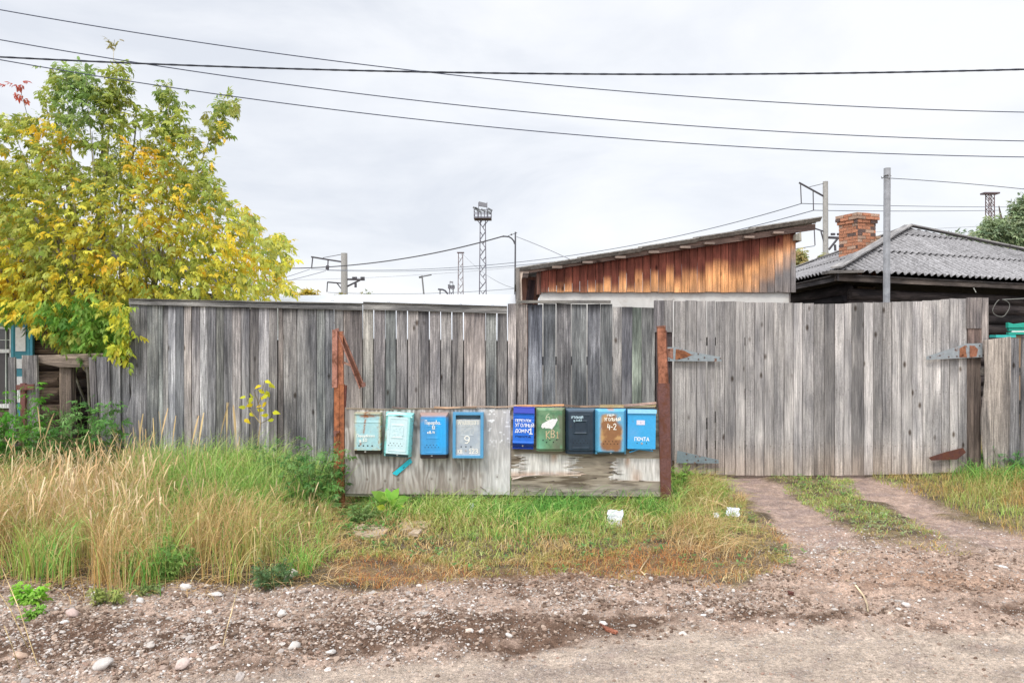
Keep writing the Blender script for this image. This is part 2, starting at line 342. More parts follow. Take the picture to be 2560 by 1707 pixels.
big_st = [(52, 1640, .038, (.52, .37, .28), 'round orange cobble in the bottom left corner of the lane'), (256, 1690, .05, (.52, .48, .45), 'large pale angular stone at the bottom edge left of the road'),
 (183, 1535, .035, (.50, .38, .34), 'pink flat cobble below the dry grass on the left'), (240, 1486, .03, (.72, .70, .68), 'white stone under the small yellow green weed'),
 (455, 1680, .036, (.58, .47, .42), 'pinkish split stone near the bottom edge'), (725, 1445, .045, (.62, .56, .50), 'pale rough lump where grass meets gravel'),
 (540, 1485, .035, (.60, .57, .55), 'white oval stone at the front edge of the grass'), (398, 1480, .03, (.62, .60, .57), 'pale cobble in front of the mugwort clump'),
 (465, 1480, .034, (.60, .57, .54), 'long pale stone beside the front grass tufts'), (735, 1625, .034, (.58, .54, .50), 'grey brown stone in the dark soil strip'),
 (828, 1635, .032, (.62, .58, .54), 'speckled stone at the edge of the smooth road'), (1203, 1595, .018, (.66, .62, .58), 'small white pebble between soil and road in the middle'),
 (1272, 1601, .02, (.60, .56, .52), 'oval pebble right of the small white pebble'), (1508, 1568, .026, (.62, .58, .55), 'white lump beside the strip of brown bark'),
 (1758, 1547, .02, (.74, .73, .72), 'white pebble in the right wheel rut'), (2088, 1461, .02, (.46, .36, .32), 'brown pebble in the middle of the gate entrance'),
 (2265, 1522, .028, (.60, .55, .52), 'pale stone right of the long straw stalk'), (2505, 1422, .028, (.72, .70, .70), 'white stone near the right edge of the picture'),
 (350, 1505, .026, (.66, .64, .62), 'off white stone behind the dark soil patch at left'), (162, 1560, .026, (.68, .67, .65), 'white flat pebble in the gravel on the far left'),
 (1980, 1565, .02, (.45, .4, .37), 'grey clod on the smooth right hand road'), (705, 1535, .03, (.66, .62, .58), 'cream stone in the middle gravel bank')]
for px_, py_, r_, c_, lab in big_st:
    gx, gy = ground_at(px_, py_)
    V, Fa, C = stones(np.array([0.0]), np.array([0.0]), np.array([r_]), I2); V[:, 2] -= V[:, 2].min()
    V[:, 0] += 0; o = mesh_arr('stone', V, [Fa], stn, None, np.tile(np.array(c_), (len(V), 1)), None, True)
    o.location = (gx, gy, float(gheight(gx, gy))-.008); tag(o, lab, 'stone', 'larger stones on the lane')

# ------------------------------------------------------------------ grass
def inpoly(x, y, poly):
    c = np.zeros(len(x), bool); n = len(poly)
    for i in range(n):
        x1, y1 = poly[i]; x2, y2 = poly[(i+1) % n]
        if y1 == y2: continue
        c ^= ((y1 > y) != (y2 > y)) & (x < (x2-x1)*(y-y1)/(y2-y1)+x1)
    return c
def scatter(poly, per_m2, soft=None):
    """polygon of photograph ground points -> world points spread evenly over the ground"""
    W = [ground_at(*p) for p in poly]; xs_ = [p[0] for p in W]; ys_ = [p[1] for p in W]
    ar = (max(xs_)-min(xs_))*(max(ys_)-min(ys_)); n = int(ar*per_m2)
    x = RNG.uniform(min(xs_), max(xs_), n); y = RNG.uniform(min(ys_), max(ys_), n)
    jx = x+(fbm(x*3, y*3, 61)-.5)*.3; jy = y+(fbm(x*3, y*3, 62)-.5)*.3
    k = inpoly(jx, jy, W)
    if soft is not None: k &= RNG.random(n) < soft(x, y)
    return x[k], y[k]
def blades(x, y, H, Wd, col, lean=.35, droop=.25, segs=4, head=False, tipcol=None, z=None, bias=(0, 0)):
    n = len(x); az = RNG.uniform(0, 2*np.pi, n); t = np.linspace(0, 1, segs+1)
    ln = lean*RNG.uniform(.2, 1.6, n)*H
    dx = np.cos(az)*ln+bias[0]*H; dy = np.sin(az)*ln+bias[1]*H; dr = droop*RNG.uniform(.3, 1.5, n)
    wa = az+np.pi/2+RNG.uniform(-.9, .9, n)
    wx = np.cos(wa)*Wd; wy = np.sin(wa)*Wd*.6
    prof = (1-t**1.6)*.5+.03 if not head else np.where(t < .68, .16, .16+.62*np.sin(np.clip((t-.68)/.32, 0, 1)*np.pi*.92)**.7)
    z0 = (gheight(x, y) if z is None else z)-.01
    cx = x[:, None]+dx[:, None]*t**1.9; cy = y[:, None]+dy[:, None]*t**1.9; cz = z0[:, None]+H[:, None]*(t-dr[:, None]*t**3.2)
    Lf = np.stack([cx-wx[:, None]*prof, cy-wy[:, None]*prof, cz], -1); Rt = np.stack([cx+wx[:, None]*prof, cy+wy[:, None]*prof, cz+.0008], -1)
    V = np.stack([Lf, Rt], 2)   # n, segs+1, 2, 3
    C = np.repeat(np.repeat(col[:, None, None, :], segs+1, 1), 2, 2)
    if tipcol is not None: C = mixc(C, tipcol[:, None, None, :], np.broadcast_to(t[None, :, None], C.shape[:3]))
    base = (np.arange(n)*(segs+1)*2)[:, None]; s_ = np.arange(segs)[None]*2
    Fa = np.stack([base+s_, base+s_+1, base+s_+3, base+s_+2], -1).reshape(-1, 4)
    return V.reshape(-1, 3), Fa, C.reshape(-1, 3)
def join(parts):
    V = []; Fq = {}; C = []; o = 0
    for v, f, c_ in parts:
        V.append(v); C.append(c_)
        for ff in (f if isinstance(f, list) else [f]): Fq.setdefault(ff.shape[1], []).append(ff+o)
        o += len(v)
    return np.concatenate(V), [np.concatenate(k) for k in Fq.values()], np.concatenate(C)
def pal(n, cols, wts=None, var=.22):
    c_ = np.array(cols)[RNG.choice(len(cols), n, p=wts)]; return c_*RNG.uniform(1-var, 1+var, (n, 1))*RNG.uniform(.94, 1.06, (n, 3))
STRAW = [(.66, .47, .23), (.56, .37, .15), (.76, .59, .33), (.38, .24, .10)]
OLIVE = [(.38, .36, .10), (.46, .40, .13), (.30, .30, .09), (.52, .42, .18)]
GREEN = [(.14, .36, .06), (.22, .48, .10), (.09, .25, .05), (.32, .52, .12)]
LIME = [(.36, .52, .12), (.46, .58, .16), (.26, .44, .08), (.58, .58, .25)]
RUST = [(.58, .25, .09), (.60, .33, .13), (.46, .18, .07), (.50, .38, .15)]
def palN(x, y, sets, sc_=2.2, seed=120):
    q = np.clip((fbm(x*sc_, y*sc_, seed, 3)-.3)/.4, 0, .999)*len(sets)+RNG.normal(size=len(x))*.35; q = np.clip(q.astype(int), 0, len(sets)-1); o = np.zeros((len(x), 3))
    for i, s_ in enumerate(sets):
        k_ = q == i; o[k_] = pal(k_.sum(), s_)
    return o
GOLD = [(.56, .35, .12), (.66, .44, .17), (.36, .20, .07), (.74, .52, .26)]
def put(name, parts, label, cat='grass'): V, Fa, C = join(parts); return kind(mesh_arr(name, V, Fa, M['grass'], None, C, None, False), 'stuff', label, cat)
# tall dry grass, left
left = [(-420, 1500), (0, 1470), (60, 1462), (110, 1482), (200, 1474), (300, 1496), (420, 1490), (455, 1462), (560, 1456), (640, 1470), (760, 1440), (840, 1400), (850, 1330), (835, 1260), (820, 1192), (-500, 1192)]
x, y = scatter(left, 2300, lambda x, y: .16+1.0*sm(.42, .58, fbm(x*4.2, y*3.6, 71)))
px, py = pxy(x, y); tall = .35+.65*sm(870, 560, px); front = sm(1180, 1300, py)
dry = np.clip(sm(.38, .58, fbm(x*1.3+3, y*1.3, 73)+.16*np.exp(-((px-230)/260)**2)+.14*np.exp(-((px-640)/120)**2)), .1, 1)
H = (.32+.38*RNG.random(len(x)))*tall*(.55+.85*fbm(x*2.6, y*2.6, 74)); dry = dry*(1-.7*np.exp(-((px-400)/60)**2))*(1-.45*sm(560, 640, px)); dry = dry*(1-.75*sm(380, 470, px)*sm(1330, 1270, py)*sm(830, 760, px)*sm(.35,.5,fbm(x*3,y*3,79))); isdry = RNG.random(len(x)) < dry*(.30+.62*front)
k = isdry; parts = [blades(x[k], y[k], H[k], RNG.uniform(.0035, .006, k.sum()), palN(x[k], y[k], [OLIVE, GOLD, STRAW, GOLD, OLIVE+GOLD]), .45, .45, 6, False, pal(k.sum(), STRAW))]
k = ~isdry; mixg = palN(x[k], y[k], [GREEN+LIME[:1], OLIVE+LIME[:1], LIME+OLIVE[:2], GREEN[:2]+LIME[:1]], 2.6, 131)
parts += [blades(x[k], y[k], H[k]*.9, RNG.uniform(.004, .008, k.sum()), mixg, .55, .55, 6)]
put('tall_grass', parts, 'tall straw and olive grass filling the left verge', 'grass')
# thatch lying flat and low leafy weeds
x, y = scatter([(-420, 1515), (0, 1480), (300, 1505), (450, 1492), (650, 1480), (850, 1460), (900, 1400), (840, 1250), (-400, 1250)], 520); n = len(x)
th_ = blades(x, y, RNG.uniform(.05, .16, n), RNG.uniform(.003, .005, n), pal(n, STRAW+GOLD), 2.6, .6, 5)
put('thatch', [th_], 'flattened dead straw matted at the foot of the tall grass')
# seed stalks
hs = [(-420, 1490), (0, 1455), (450, 1455), (760, 1425), (830, 1380), (800, 1200), (-500, 1200)]
x, y = scatter(hs, 300, lambda x, y: (1-.72*sm(330, 430, pxy(x, y)[0]))*sm(.44, .58, fbm(x*2.3+8, y*2.3, 75)+.13*np.exp(-((pxy(x, y)[0]-260)/210)**2)))
px, py = pxy(x, y); H = RNG.uniform(.44, .80, len(x))*(.45+.55*sm(880, 400, px))*(.8+.35*fbm(x*3,y*3,78)); n = len(x)
ca = pal(n, [(.50, .36, .17), (.42, .30, .14)]); cb = pal(n, [(.78, .58, .34), (.68, .46, .24), (.82, .66, .42)])
parts = [blades(x, y, H, RNG.uniform(.0045, .008, n), ca, .2, .24, 9, True, cb)]
sp = [(345, .92), (380, .95), (410, .93), (395, .86), (505, .9), (540, 1.0), (548, .98), (470, .86), (370, .88), (430, .9), (120, .95), (75, .9), (595, .95), (610, 1.0)]
xx = np.array([PX(p, 7.6) for p, h in sp]); hh = np.array([h*1.03 for p, h in sp]); n = len(sp)
parts += [blades(xx, np.full(n, 7.6)+RNG.uniform(-.2, .2, n), hh, np.full(n, .012), pal(n, [(.6, .45, .2)]), .12, .03, 9, True, pal(n, [(.75, .55, .3)]))]
put('seed_stalks', parts, 'pale nodding seed heads rising above the left grass', 'grass')
# green grass against the fence and below the boards
gp = [(350, 1250), (520, 1290), (700, 1290), (840, 1285), (845, 1200), (300, 1200)]
x, y = scatter(gp, 1500); n = len(x); H = RNG.uniform(.40, .80, n)*(1-.35*sm(650, 800, pxy(x, y)[0]))
parts = [blades(x, y, H, RNG.uniform(.005, .010, n), pal(n, GREEN), .4, .45, 5, False, pal(n, LIME))]
mid = [(830, 1400), (900, 1385), (1200, 1425), (1400, 1415), (1560, 1390), (1690, 1300), (1700, 1230), (1640, 1215), (830, 1215)]
x, y = scatter(mid, 2600, lambda x, y: .55+.6*fbm(x*3, y*3, 80)); px, py = pxy(x, y); n = len(x)
gr = sm(1375, 1275, py+(fbm(x*2, y*2, 81)-.5)*90)*sm(860, 960, px); H = RNG.uniform(.07, .15, n)*(.6+1.5*gr)*(.6+.8*fbm(x*5, y*5, 135))
cg = palN(x, y, [GREEN, GREEN+LIME[:2], LIME, LIME+OLIVE[:1]], 3, 133); cd = palN(x, y, [LIME+OLIVE, OLIVE, OLIVE+STRAW, RUST[3:]+STRAW], 3, 134); cm = np.where((RNG.random(n) < gr)[:, None], cg, cd)
parts += [blades(x, y, H, RNG.uniform(.005, .009, n), cm, .75, .55, 4)]
bh = [(870, 1265), (1640, 1275), (1650, 1225), (870, 1215)]
x, y = scatter(bh, 800); n = len(x); parts += [blades(x, y, RNG.uniform(.2, .36, n), RNG.uniform(.006, .011, n), pal(n, GREEN+LIME[:2]), .6, .5, 5)]
put('green_grass', parts, 'lush green grass under the notice boards and along the fence', 'grass')
# low mats, straw and rust coloured
low = [(840, 1455), (900, 1478), (1080, 1455), (1300, 1445), (1500, 1440), (1700, 1450), (1850, 1462), (1990, 1400), (1960, 1350), (1860, 1250), (1800, 1202), (1690, 1200), (1680, 1280), (1560, 1370), (1200, 1400), (900, 1370), (830, 1390)]
x, y = scatter(low, 2700, lambda x, y: .25+.9*sm(.35, .6, fbm(x*2.5, y*3.5, 85))); px, py = pxy(x, y); n = len(x)
rs = np.clip(1.3*np.exp(-((px-1590)/190)**2-((py-1410)/42)**2)+1.3*np.exp(-((px-930)/110)**2-((py-1430)/42)**2), 0, .95)
H = RNG.uniform(.035, .09, n)*(1+1.5*sm(1300, 1230, py)*(px > 1600))*(.5+fbm(x*5, y*5, 139))
ck = np.where((RNG.random(n) < rs)[:, None], pal(n, RUST), palN(x, y, [OLIVE+LIME[:1], OLIVE, OLIVE+STRAW[:2], STRAW+RUST[:1]], 3, 136))
parts = [blades(x, y, H, RNG.uniform(.003, .006, n), ck, .9, .5, 3)]
tf = [(1660, 1330), (1760, 1370), (1870, 1330), (1865, 1290), (1790, 1212), (1700, 1195), (1690, 1240)]
x, y = scatter(tf, 1500, lambda x, y: .3+fbm(x*4, y*4, 86)); n = len(x); bx_ = pxy(x, y)[0]
parts += [blades(x, y, RNG.uniform(.14, .32, n)*(1-.45*sm(1750, 1880, bx_)), RNG.uniform(.003, .006, n), palN(x, y, [LIME+GREEN[:1], OLIVE+LIME[:2], OLIVE, STRAW], 3.2, 137), .8, .5, 5)]
tf2 = [(1640, 1345), (1720, 1400), (1860, 1405), (1830, 1340), (1700, 1300)]
x, y = scatter(tf2, 900); n = len(x); parts += [blades(x, y, RNG.uniform(.1, .26, n), RNG.uniform(.003, .005, n), pal(n, STRAW), 1.3, .7, 5, False, None, None, (.3, -.1))]
put('dry_grass', parts, 'low straw, olive and rust coloured grass edging the bare soil', 'grass')
sc2 = [(820, 1500), (1100, 1475), (1500, 1465), (1860, 1490), (2050, 1420), (2200, 1390), (1900, 1330), (1700, 1380), (1200, 1420), (880, 1420)]
x, y = scatter(sc2, 900, lambda x, y: sm(.5, .66, fbm(x*4, y*6, 188))); n = len(x)
put('stray_grass', [blades(x, y, RNG.uniform(.02, .07, n), RNG.uniform(.003, .005, n), palN(x, y, [OLIVE, STRAW, RUST], 3, 189), 1.2, .5, 4)], 'stray tufts creeping from the verge onto the bare soil')
# entrance: centre strip, and right verge
strip = [(1925, 1194), (2132, 1194), (2163, 1247), (2285, 1300), (2376, 1340), (2440, 1375), (2400, 1392), (2240, 1372), (2163, 1340), (2095, 1300), (2000, 1247)]
x, y = scatter(strip, 4200, lambda x, y: (.2+.9*sm(.38, .6, fbm(x*4, y*4, 88)))*(1-.75*sm(1290, 1370, pxy(x, y)[1]))); n = len(x); py = pxy(x, y)[1]
cm = np.where((RNG.random(n) < sm(1360, 1290, py))[:, None], pal(n, OLIVE+LIME+GREEN[1:2]), pal(n, OLIVE+RUST[1:2]+STRAW[:1]))
parts = [blades(x, y, RNG.uniform(.02, .07, n), RNG.uniform(.004, .009, n), cm, .9, .4, 3)]
rv_ = [(2165, 1192), (2318, 1247), (2434, 1295), (2570, 1345), (2800, 1400), (3300, 1400), (3300, 1150), (2430, 1140), (2380, 1190)]
x, y = scatter(rv_, 1900, lambda x, y: .4+.7*fbm(x*2, y*2, 89)); n = len(x); px, py = pxy(x, y)
H = (RNG.uniform(.04, .12, n)+.26*RNG.random(n)*sm(2300, 2460, px+(fbm(x*2, y*2, 90)-.5)*120)*sm(1330, 1230, py))
parts += [blades(x, y, H, RNG.uniform(.004, .007, n), palN(x, y, [LIME+OLIVE[:1], OLIVE, OLIVE+GOLD[:2], GOLD+OLIVE[:1]], 2.4, 138), .6, .5, 5)]
rg = [(2380, 1205), (2700, 1240), (2900, 1160), (2420, 1152)]
x, y = scatter(rg, 700); n = len(x); parts += [blades(x, y, RNG.uniform(.2, .42, n), RNG.uniform(.006, .012, n), pal(n, GREEN), .6, .6, 5)]
put('verge_grass', parts, 'short olive grass between and right of the wheel tracks at the gate', 'grass')

# ------------------------------------------------------------------ leaf makers
def leaflets(p, d, nrm, Ln, Wd, col, curl=.18):
    """one leaf per row: p base, d direction, nrm approximate normal"""
    d = d/np.linalg.norm(d, axis=1)[:, None]; s = np.cross(d, nrm); s /= np.linalg.norm(s, axis=1)[:, None]+1e-9; u = np.cross(s, d)
    T = [(0, 0, 0), (.3, .5, .05), (.3, -.5, .05), (.66, .36, .0), (.66, -.36, .0), (1, 0, -curl)]
    V = np.stack([p+d*(a*Ln)[:, None]+s*(b_*Wd)[:, None]+u*(c_*Ln)[:, None] for a, b_, c_ in T], 1); n = len(p)
    o = (np.arange(n)*6)[:, None]
    tri = np.concatenate([o+np.array([0, 2, 1]), o+np.array([3, 4, 5])]); quad = o+np.array([1, 2, 4, 3])
    return V.reshape(-1, 3), [tri, quad], np.repeat(col, 6, 0)
def unit(n, up=0., side=1.):
    v_ = RNG.normal(size=(n, 3)); v_[:, :2] *= side; v_[:, 2] = v_[:, 2]*.5+up; return v_/np.linalg.norm(v_, axis=1)[:, None]
def compound(p, d, size, col, pairs=2, wd=.42):
    parts = []; n = len(p); d = d/np.linalg.norm(d, axis=1)[:, None]; up = np.tile([0, 0, 1.], (n, 1))+RNG.normal(size=(n, 3))*.45
    s = np.cross(d, up); s /= np.linalg.norm(s, axis=1)[:, None]+1e-9
    for k in range(pairs):
        f = .35+.5*k/max(1, pairs-1) if pairs > 1 else .6
        for sg in (-1, 1):
            dd = d*.55+s*sg*.85+np.array([0, 0, -.35])+RNG.normal(size=(n, 3))*.16
            parts.append(leaflets(p+d*(size*f)[:, None], dd, up, size*RNG.uniform(.5, .72, n), size*RNG.uniform(.7, 1.1, n)*wd*.55, col*RNG.uniform(.85, 1.15, (n, 1))))
    parts.append(leaflets(p+d*(size*.9)[:, None], d+np.array([0, 0, -.3]), up, size*RNG.uniform(.6, .85, n), size*wd*.62*np.ones(n), col))
    return join(parts)
# ------------------------------------------------------------------ ash leaved maple on the left
def tree_left():
    t = thing('maple_tree', 'tall yellow and green maple tree spreading over the left end of the fence', 'tree', (PX(265, 10.7), 10.7, 0))
    ox, oy = t.location.x, t.location.y
    poly = np.array([(-120, 240), (40, 275), (88, 240), (108, 195), (145, 152), (175, 150), (215, 172), (245, 205), (262, 158), (285, 150), (298, 190), (318, 262), (352, 250), (372, 200), (398, 190), (415, 235), (418, 275), (450, 310), (478, 285), (492, 240), (515, 215), (545, 235), (535, 285), (505, 330), (480, 350), (484, 400), (520, 460), (572, 478), (598, 520), (575, 552), (640, 528), (662, 560), (668, 600), (640, 615), (672, 665), (600, 684), (296, 688), (296, 840), (262, 800), (190, 822), (150, 795), (100, 765), (60, 735), (-120, 715)])*1.0884
    n = 34000; px = RNG.uniform(-130, 735, n); py = RNG.uniform(150, 920, n); k = inpoly(px, py, poly.tolist()); px, py = px[k], py[k]
    hole = fbm(px/30, py/30, 91, 3); thr = .462-.33*sm(320, 600, py)
    low_ = (px < 322) & (py > 745)
    k = (hole > thr) & (RNG.random(len(px)) < np.where(py < 500, .60, .50)); px, py, low_ = px[k], py[k], low_[k]
    Yd = 10.6+RNG.normal(size=len(px))*.62*sm(150, 600, py)+RNG.normal(size=len(px))*.15; Yd = np.clip(Yd, 9.55, 12.4)
    Yd = np.where(low_, np.clip(RNG.normal(size=len(px))*.35+9.9, 9.35, 10.7), Yd)
    X = (px-1280)/F*Yd; Zc = CH-(py-853.5)/F*Yd
    # clumps: neighbours share colour and hang together
    cn = fbm(X*2.6+50, Zc*3.2+Yd, 95, 3)+RNG.normal(size=len(X))*.07; mx_ = fbm(X*.9+9, Zc*.9, 96, 2)
    yl = sm(.47, .64, cn+.24*sm(330, 640, py)-.17*sm(330, 180, py)-.36*low_*sm(770, 860, py)-.10)
    r1 = pal(len(X), [(.42, .48, .11), (.50, .53, .13), (.32, .40, .09)]); r2 = pal(len(X), [(.78, .71, .10), (.86, .71, .09), (.64, .66, .12)])
    r3 = pal(len(X), [(.88, .66, .07), (.86, .56, .06)])
    c_ = mixc(r1, r2, yl); org = (cn > .67) & (py > 300) & ~low_; c_ = np.where(org[:, None], r3, c_)
    c_ = np.where(low_[:, None] & (cn < .56)[:, None], pal(len(X), [(.13, .30, .05), (.20, .38, .06), (.26, .42, .08)]), c_)
    tp = py < 330; c_ = np.where((tp & (px > 150) & (px < 250))[:, None], pal(len(X), [(.34, .46, .16), (.40, .50, .16), (.30, .42, .15)]), c_)
    # sprigs above the crown
    def sprig(pts, nn, colr, spread):
        q = np.array([P(*p) for p in pts]); tt = RNG.random(nn)*(len(q)-1); i = np.minimum(tt.astype(int), len(q)-2); f = (tt-i)[:, None]
        b_ = q[i]*(1-f)+q[i+1]*f; return b_+RNG.normal(size=(nn, 3))*spread, pal(nn, colr)
    S = [sprig([(300, 760, 9.0), (305, 830, 9.0), (300, 885, 9.0)], 70, [(.62, .66, .08), (.34, .46, .08), (.74, .70, .08)], .06), sprig([(250, 760, 9.5), (265, 850, 9.5)], 80, [(.3, .44, .08), (.2, .36, .06)], .12),
         sprig([(48, 212, 10.6), (60, 240, 10.6)], 9, [(.5, .08, .05), (.45, .12, .08)], .05),
         sprig([(288, 98, 10.6), (284, 120, 10.6)], 7, [(.35, .3, .12)], .04),
         sprig([(560, 245, 10.6), (545, 300, 10.6), (515, 360, 10.6)], 60, [(.22, .32, .09), (.36, .36, .10)], .08),
         sprig([(425, 215, 10.6), (425, 300, 10.6)], 55, [(.25, .35, .09)], .09),
         sprig([(300, 180, 10.6), (300, 290, 10.6)], 60, [(.22, .28, .06), (.35, .34, .1)], .09),
         sprig([(165, 185, 10.6), (180, 270, 10.6)], 60, [(.28, .40, .14)], .12)]
    p = np.concatenate([np.stack([X, Yd, Zc], 1)]+[s[0] for s in S]); c_ = np.concatenate([c_]+[s[1] for s in S]); n = len(p)
    ctr = np.array([PX(290, 10.6), 10.6, 2.6]); out = p-ctr; out /= np.linalg.norm(out, axis=1)[:, None]
    d = out*.5+RNG.normal(size=(n, 3))*.42+np.array([0, -.2, -.62])
    V, Fa, C = compound(p, d, RNG.uniform(.075, .135, n), c_, 3, .50)
    keep = None
    V = V-np.array([ox, oy, 0]); crown = mesh_arr('crown', V, Fa, M['leaf'], t, C)
    b = MB(); lim = (.38, .35, .27)
    tips = [(48, 215), (110, 230), (165, 190), (215, 190), (286, 100), (300, 200), (425, 215), (470, 330), (560, 245), (540, 500), (640, 560), (715, 600), (705, 700), (560, 650), (420, 420), (350, 330), (30, 320), (-60, 300), (-80, 500), (20, 560), (120, 500), (60, 690), (200, 620), (420, 600), (480, 700), (260, 470), (350, 520), (280, 860), (220, 840), (130, 800), (310, 780), (90, 420), (230, 330), (640, 700)]
    stems = [(PX(235, 10.5)-ox, -.2), (PX(262, 10.7)-ox, 0), (PX(285, 10.8)-ox, .12), (PX(300, 10.9)-ox, .3)]
    for i, (sx_, sy_) in enumerate(stems):
        top = (PX([170, 262, 330, 430][i], 10.7)-ox, sy_*.5, PZ([300, 260, 300, 420][i], 10.7))
        pts = [(sx_*(1-f)+top[0]*f+.05*math.sin(f*5+i), sy_*(1-f)+top[1]*f, top[2]*f-.05*(1-f)) for f in np.linspace(0, 1, 9)]
        b.tube(pts, [.055*(1-.85*f) for f in np.linspace(0, 1, 9)], 7, lim)
        stems[i] = pts
    for j, (a_, c2) in enumerate(tips):
        Yt = 10.6 if a_ > 322 or c2 < 740 else 9.9
        q = P(a_, c2, Yt+random.uniform(-.2, .2)); q = (q[0]-ox, q[1]-oy, q[2]); 
        st = min(stems, key=lambda s_: abs(s_[5][0]-q[0])); k = max(1, min(7, int(q[2]*8/st[-1][2]*.55))); s0 = st[k]
        r0 = .028; pts = []
        for f in np.linspace(0, 1, 8):
            pts.append((s0[0]+(q[0]-s0[0])*f, s0[1]+(q[1]-s0[1])*f, s0[2]+(q[2]-s0[2])*(f**1.25 if q[2] > s0[2] else f)+.12*math.sin(math.pi*f)))
        b.tube(pts, [max(.004, r0*(1-f)**1.1) for f in np.linspace(0, 1, 8)], 5, lim)
    b.build('trunk', M['darkwood'], t, True)
tree_left()

# ------------------------------------------------------------------ fences
FY = 9.1
def grey(lo, hi, warm=0): v_ = random.uniform(lo, hi); w_ = random.uniform(0, warm); return (v_*(1+w_), v_*(1+.25*w_), v_*(1.03-w_*.7))
def boards(mb, edges, topf, z0, Y, colf, gap=.004, gapcols=None, tops=.006, **kw):
    for i in range(len(edges)-1):
        a_, b_ = edges[i], edges[i+1]
        if isinstance(a_, tuple): a_ = a_[1]
        if isinstance(b_, tuple): b_ = b_[0]
        x0, x1 = PX(a_, Y)+gap/2, PX(b_, Y)-gap/2; zt = PZ(topf((a_+b_)/2), Y)+random.uniform(-tops, tops)
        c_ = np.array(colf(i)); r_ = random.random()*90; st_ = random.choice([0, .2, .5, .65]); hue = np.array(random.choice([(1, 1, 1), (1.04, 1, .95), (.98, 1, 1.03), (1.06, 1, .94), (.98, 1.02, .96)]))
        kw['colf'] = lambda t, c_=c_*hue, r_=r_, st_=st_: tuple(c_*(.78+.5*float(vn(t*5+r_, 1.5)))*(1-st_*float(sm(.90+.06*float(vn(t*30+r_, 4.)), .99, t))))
        mb.board(x0, x1, z0+random.uniform(-.01, .01), zt, Y+random.uniform(-.005, .005), .022, None, .0025, random.uniform(-.004, .004), (random.uniform(-.004, .004), random.uniform(-.004, .004)), 30, **kw)
# A: long left section
fa = thing('board_fence', 'long weathered grey board fence behind the mailboxes, left of the brown shed', 'fence', (PX(322, FY), FY, 0))
def local(mb, o):
    l = o.location; mb.v = [(p[0]-l.x, p[1]-l.y, p[2]-l.z) for p in mb.v]; return mb
b = MB()
eA = [367, 395, 407, 420, 439, 460, 479, 499, 519, 539, 559, 581, 603, 624, 646, 673, (693, 695), 708, 742, 792, 813, (834.5, 835.5), 859, (906, 907.5), (933.5, 934.6), (962.5, 963.6), (990, 991), (1017.5, 1018.5), (1045.5, 1046.8), (1073, 1074), (1101, 1102.5), (1129, 1130.5), (1158, 1159.8), (1214, 1215.1), (1241.8, 1243.4), (1268, 1269), 1291]
base = [.20, .17, .2, .27, .15, .24, .25, .27, .16, .15, .14, .19, .21, .13, .22, .19, .17, .18, .20, .2, .17, .16, .18, .21, .17, .17, .19, .25, .18, .2, .21, .17, .25, .19, .16, .24]
def colA(i): v_ = (.2+(base[i % len(base)]-.2)*1.4)*1.22*random.uniform(.92, 1.08); w_ = random.uniform(-.04, .07); return (v_*(1.01+w_), v_*.985, v_*(.985-w_*.6))
def topA(p): return np.interp(p, [322, 1268, 1270, 1300], [755, 776, 759, 759])
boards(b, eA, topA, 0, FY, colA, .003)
b.board(PX(323, FY), PX(366.5, FY), 0, PZ(757, FY), FY, .025, (.20, .195, .2), .003, 0, (0, 0), 40, None, lambda t: .03*(fbm(np.array(t*7.0), np.array(2.0), 5)-.5)-.04*math.exp(-((t-.36)/.03)**2)+.03*math.exp(-((t-.48)/.05)**2))
local(b, fa).build('board_panel', M['wood'], fa)
def nails(parent, xs0, xs1, rows, Y):
    b = MB()
    for z in rows:
        x = xs0+.03
        while x < xs1:
            zz = z+random.uniform(-.03, .03); rr = random.uniform(.0025, .004); b.tube([(x, Y-.007, zz), (x, Y, zz)], rr, 6, random.choice([(.05, .035, .03), (.12, .06, .04), (.03, .03, .035)])); x += random.uniform(.035, .1)
    o = local(b, parent).build('nail_heads', M['wire'], parent); o['kind'] = 'stuff'
nails(fa, PX(325, FY), PX(1290, FY), (.5, 1.2, 1.82), FY)
b = MB()
for (x0, x1, ya0, ya1, yb0, yb1) in ((322, 905.5, 747.5, 761, 761.5, 778), (907.5, 1268, 755.5, 774, 766.5, 784)):
    p = [P(x0, ya0, FY-.03), P(x1, yb0 if x0 > 900 else 759, FY-.03), P(x1, yb1 if x0 > 900 else 775.5, FY-.03), P(x0, ya1, FY-.03)]
    b.prism(p, (0, .024, 0), (.22, .215, .205), 0)
    p = [P(x0, ya0-1.5, FY-.05), P(x1, (yb0 if x0 > 900 else 759)-1.5, FY-.05), P(x1, (yb0 if x0 > 900 else 759)+1, FY-.05), P(x0, ya0+1, FY-.05)]
    b.prism(p, (0, .12, 0), (.17, .165, .15), 0)
local(b, fa).build('top_rail', M['wood'], fa)
b = MB()
for z in (.45, 1.15): b.box(PX(325, FY), PX(1290, FY), FY+.03, FY+.07, z, z+.09, (.12, .11, .1), 0)
for p in (330, 600, 880, 1180): b.box(PX(p, FY), PX(p, FY)+.09, FY+.075, FY+.16, 0, 1.9, (.12, .11, .1))
for e_ in eA[:23]:   # unseen strips added behind the joints to block light, so gaps stay dark
    e0 = e_[0] if isinstance(e_, tuple) else e_
    if not isinstance(e_, tuple): b.box(PX(e0, FY)-.02, PX(e0, FY)+.02, FY+.03, FY+.045, 0.0, 1.98, (.1, .09, .08))
local(b, fa).build('back_frame', M['wood'], fa)
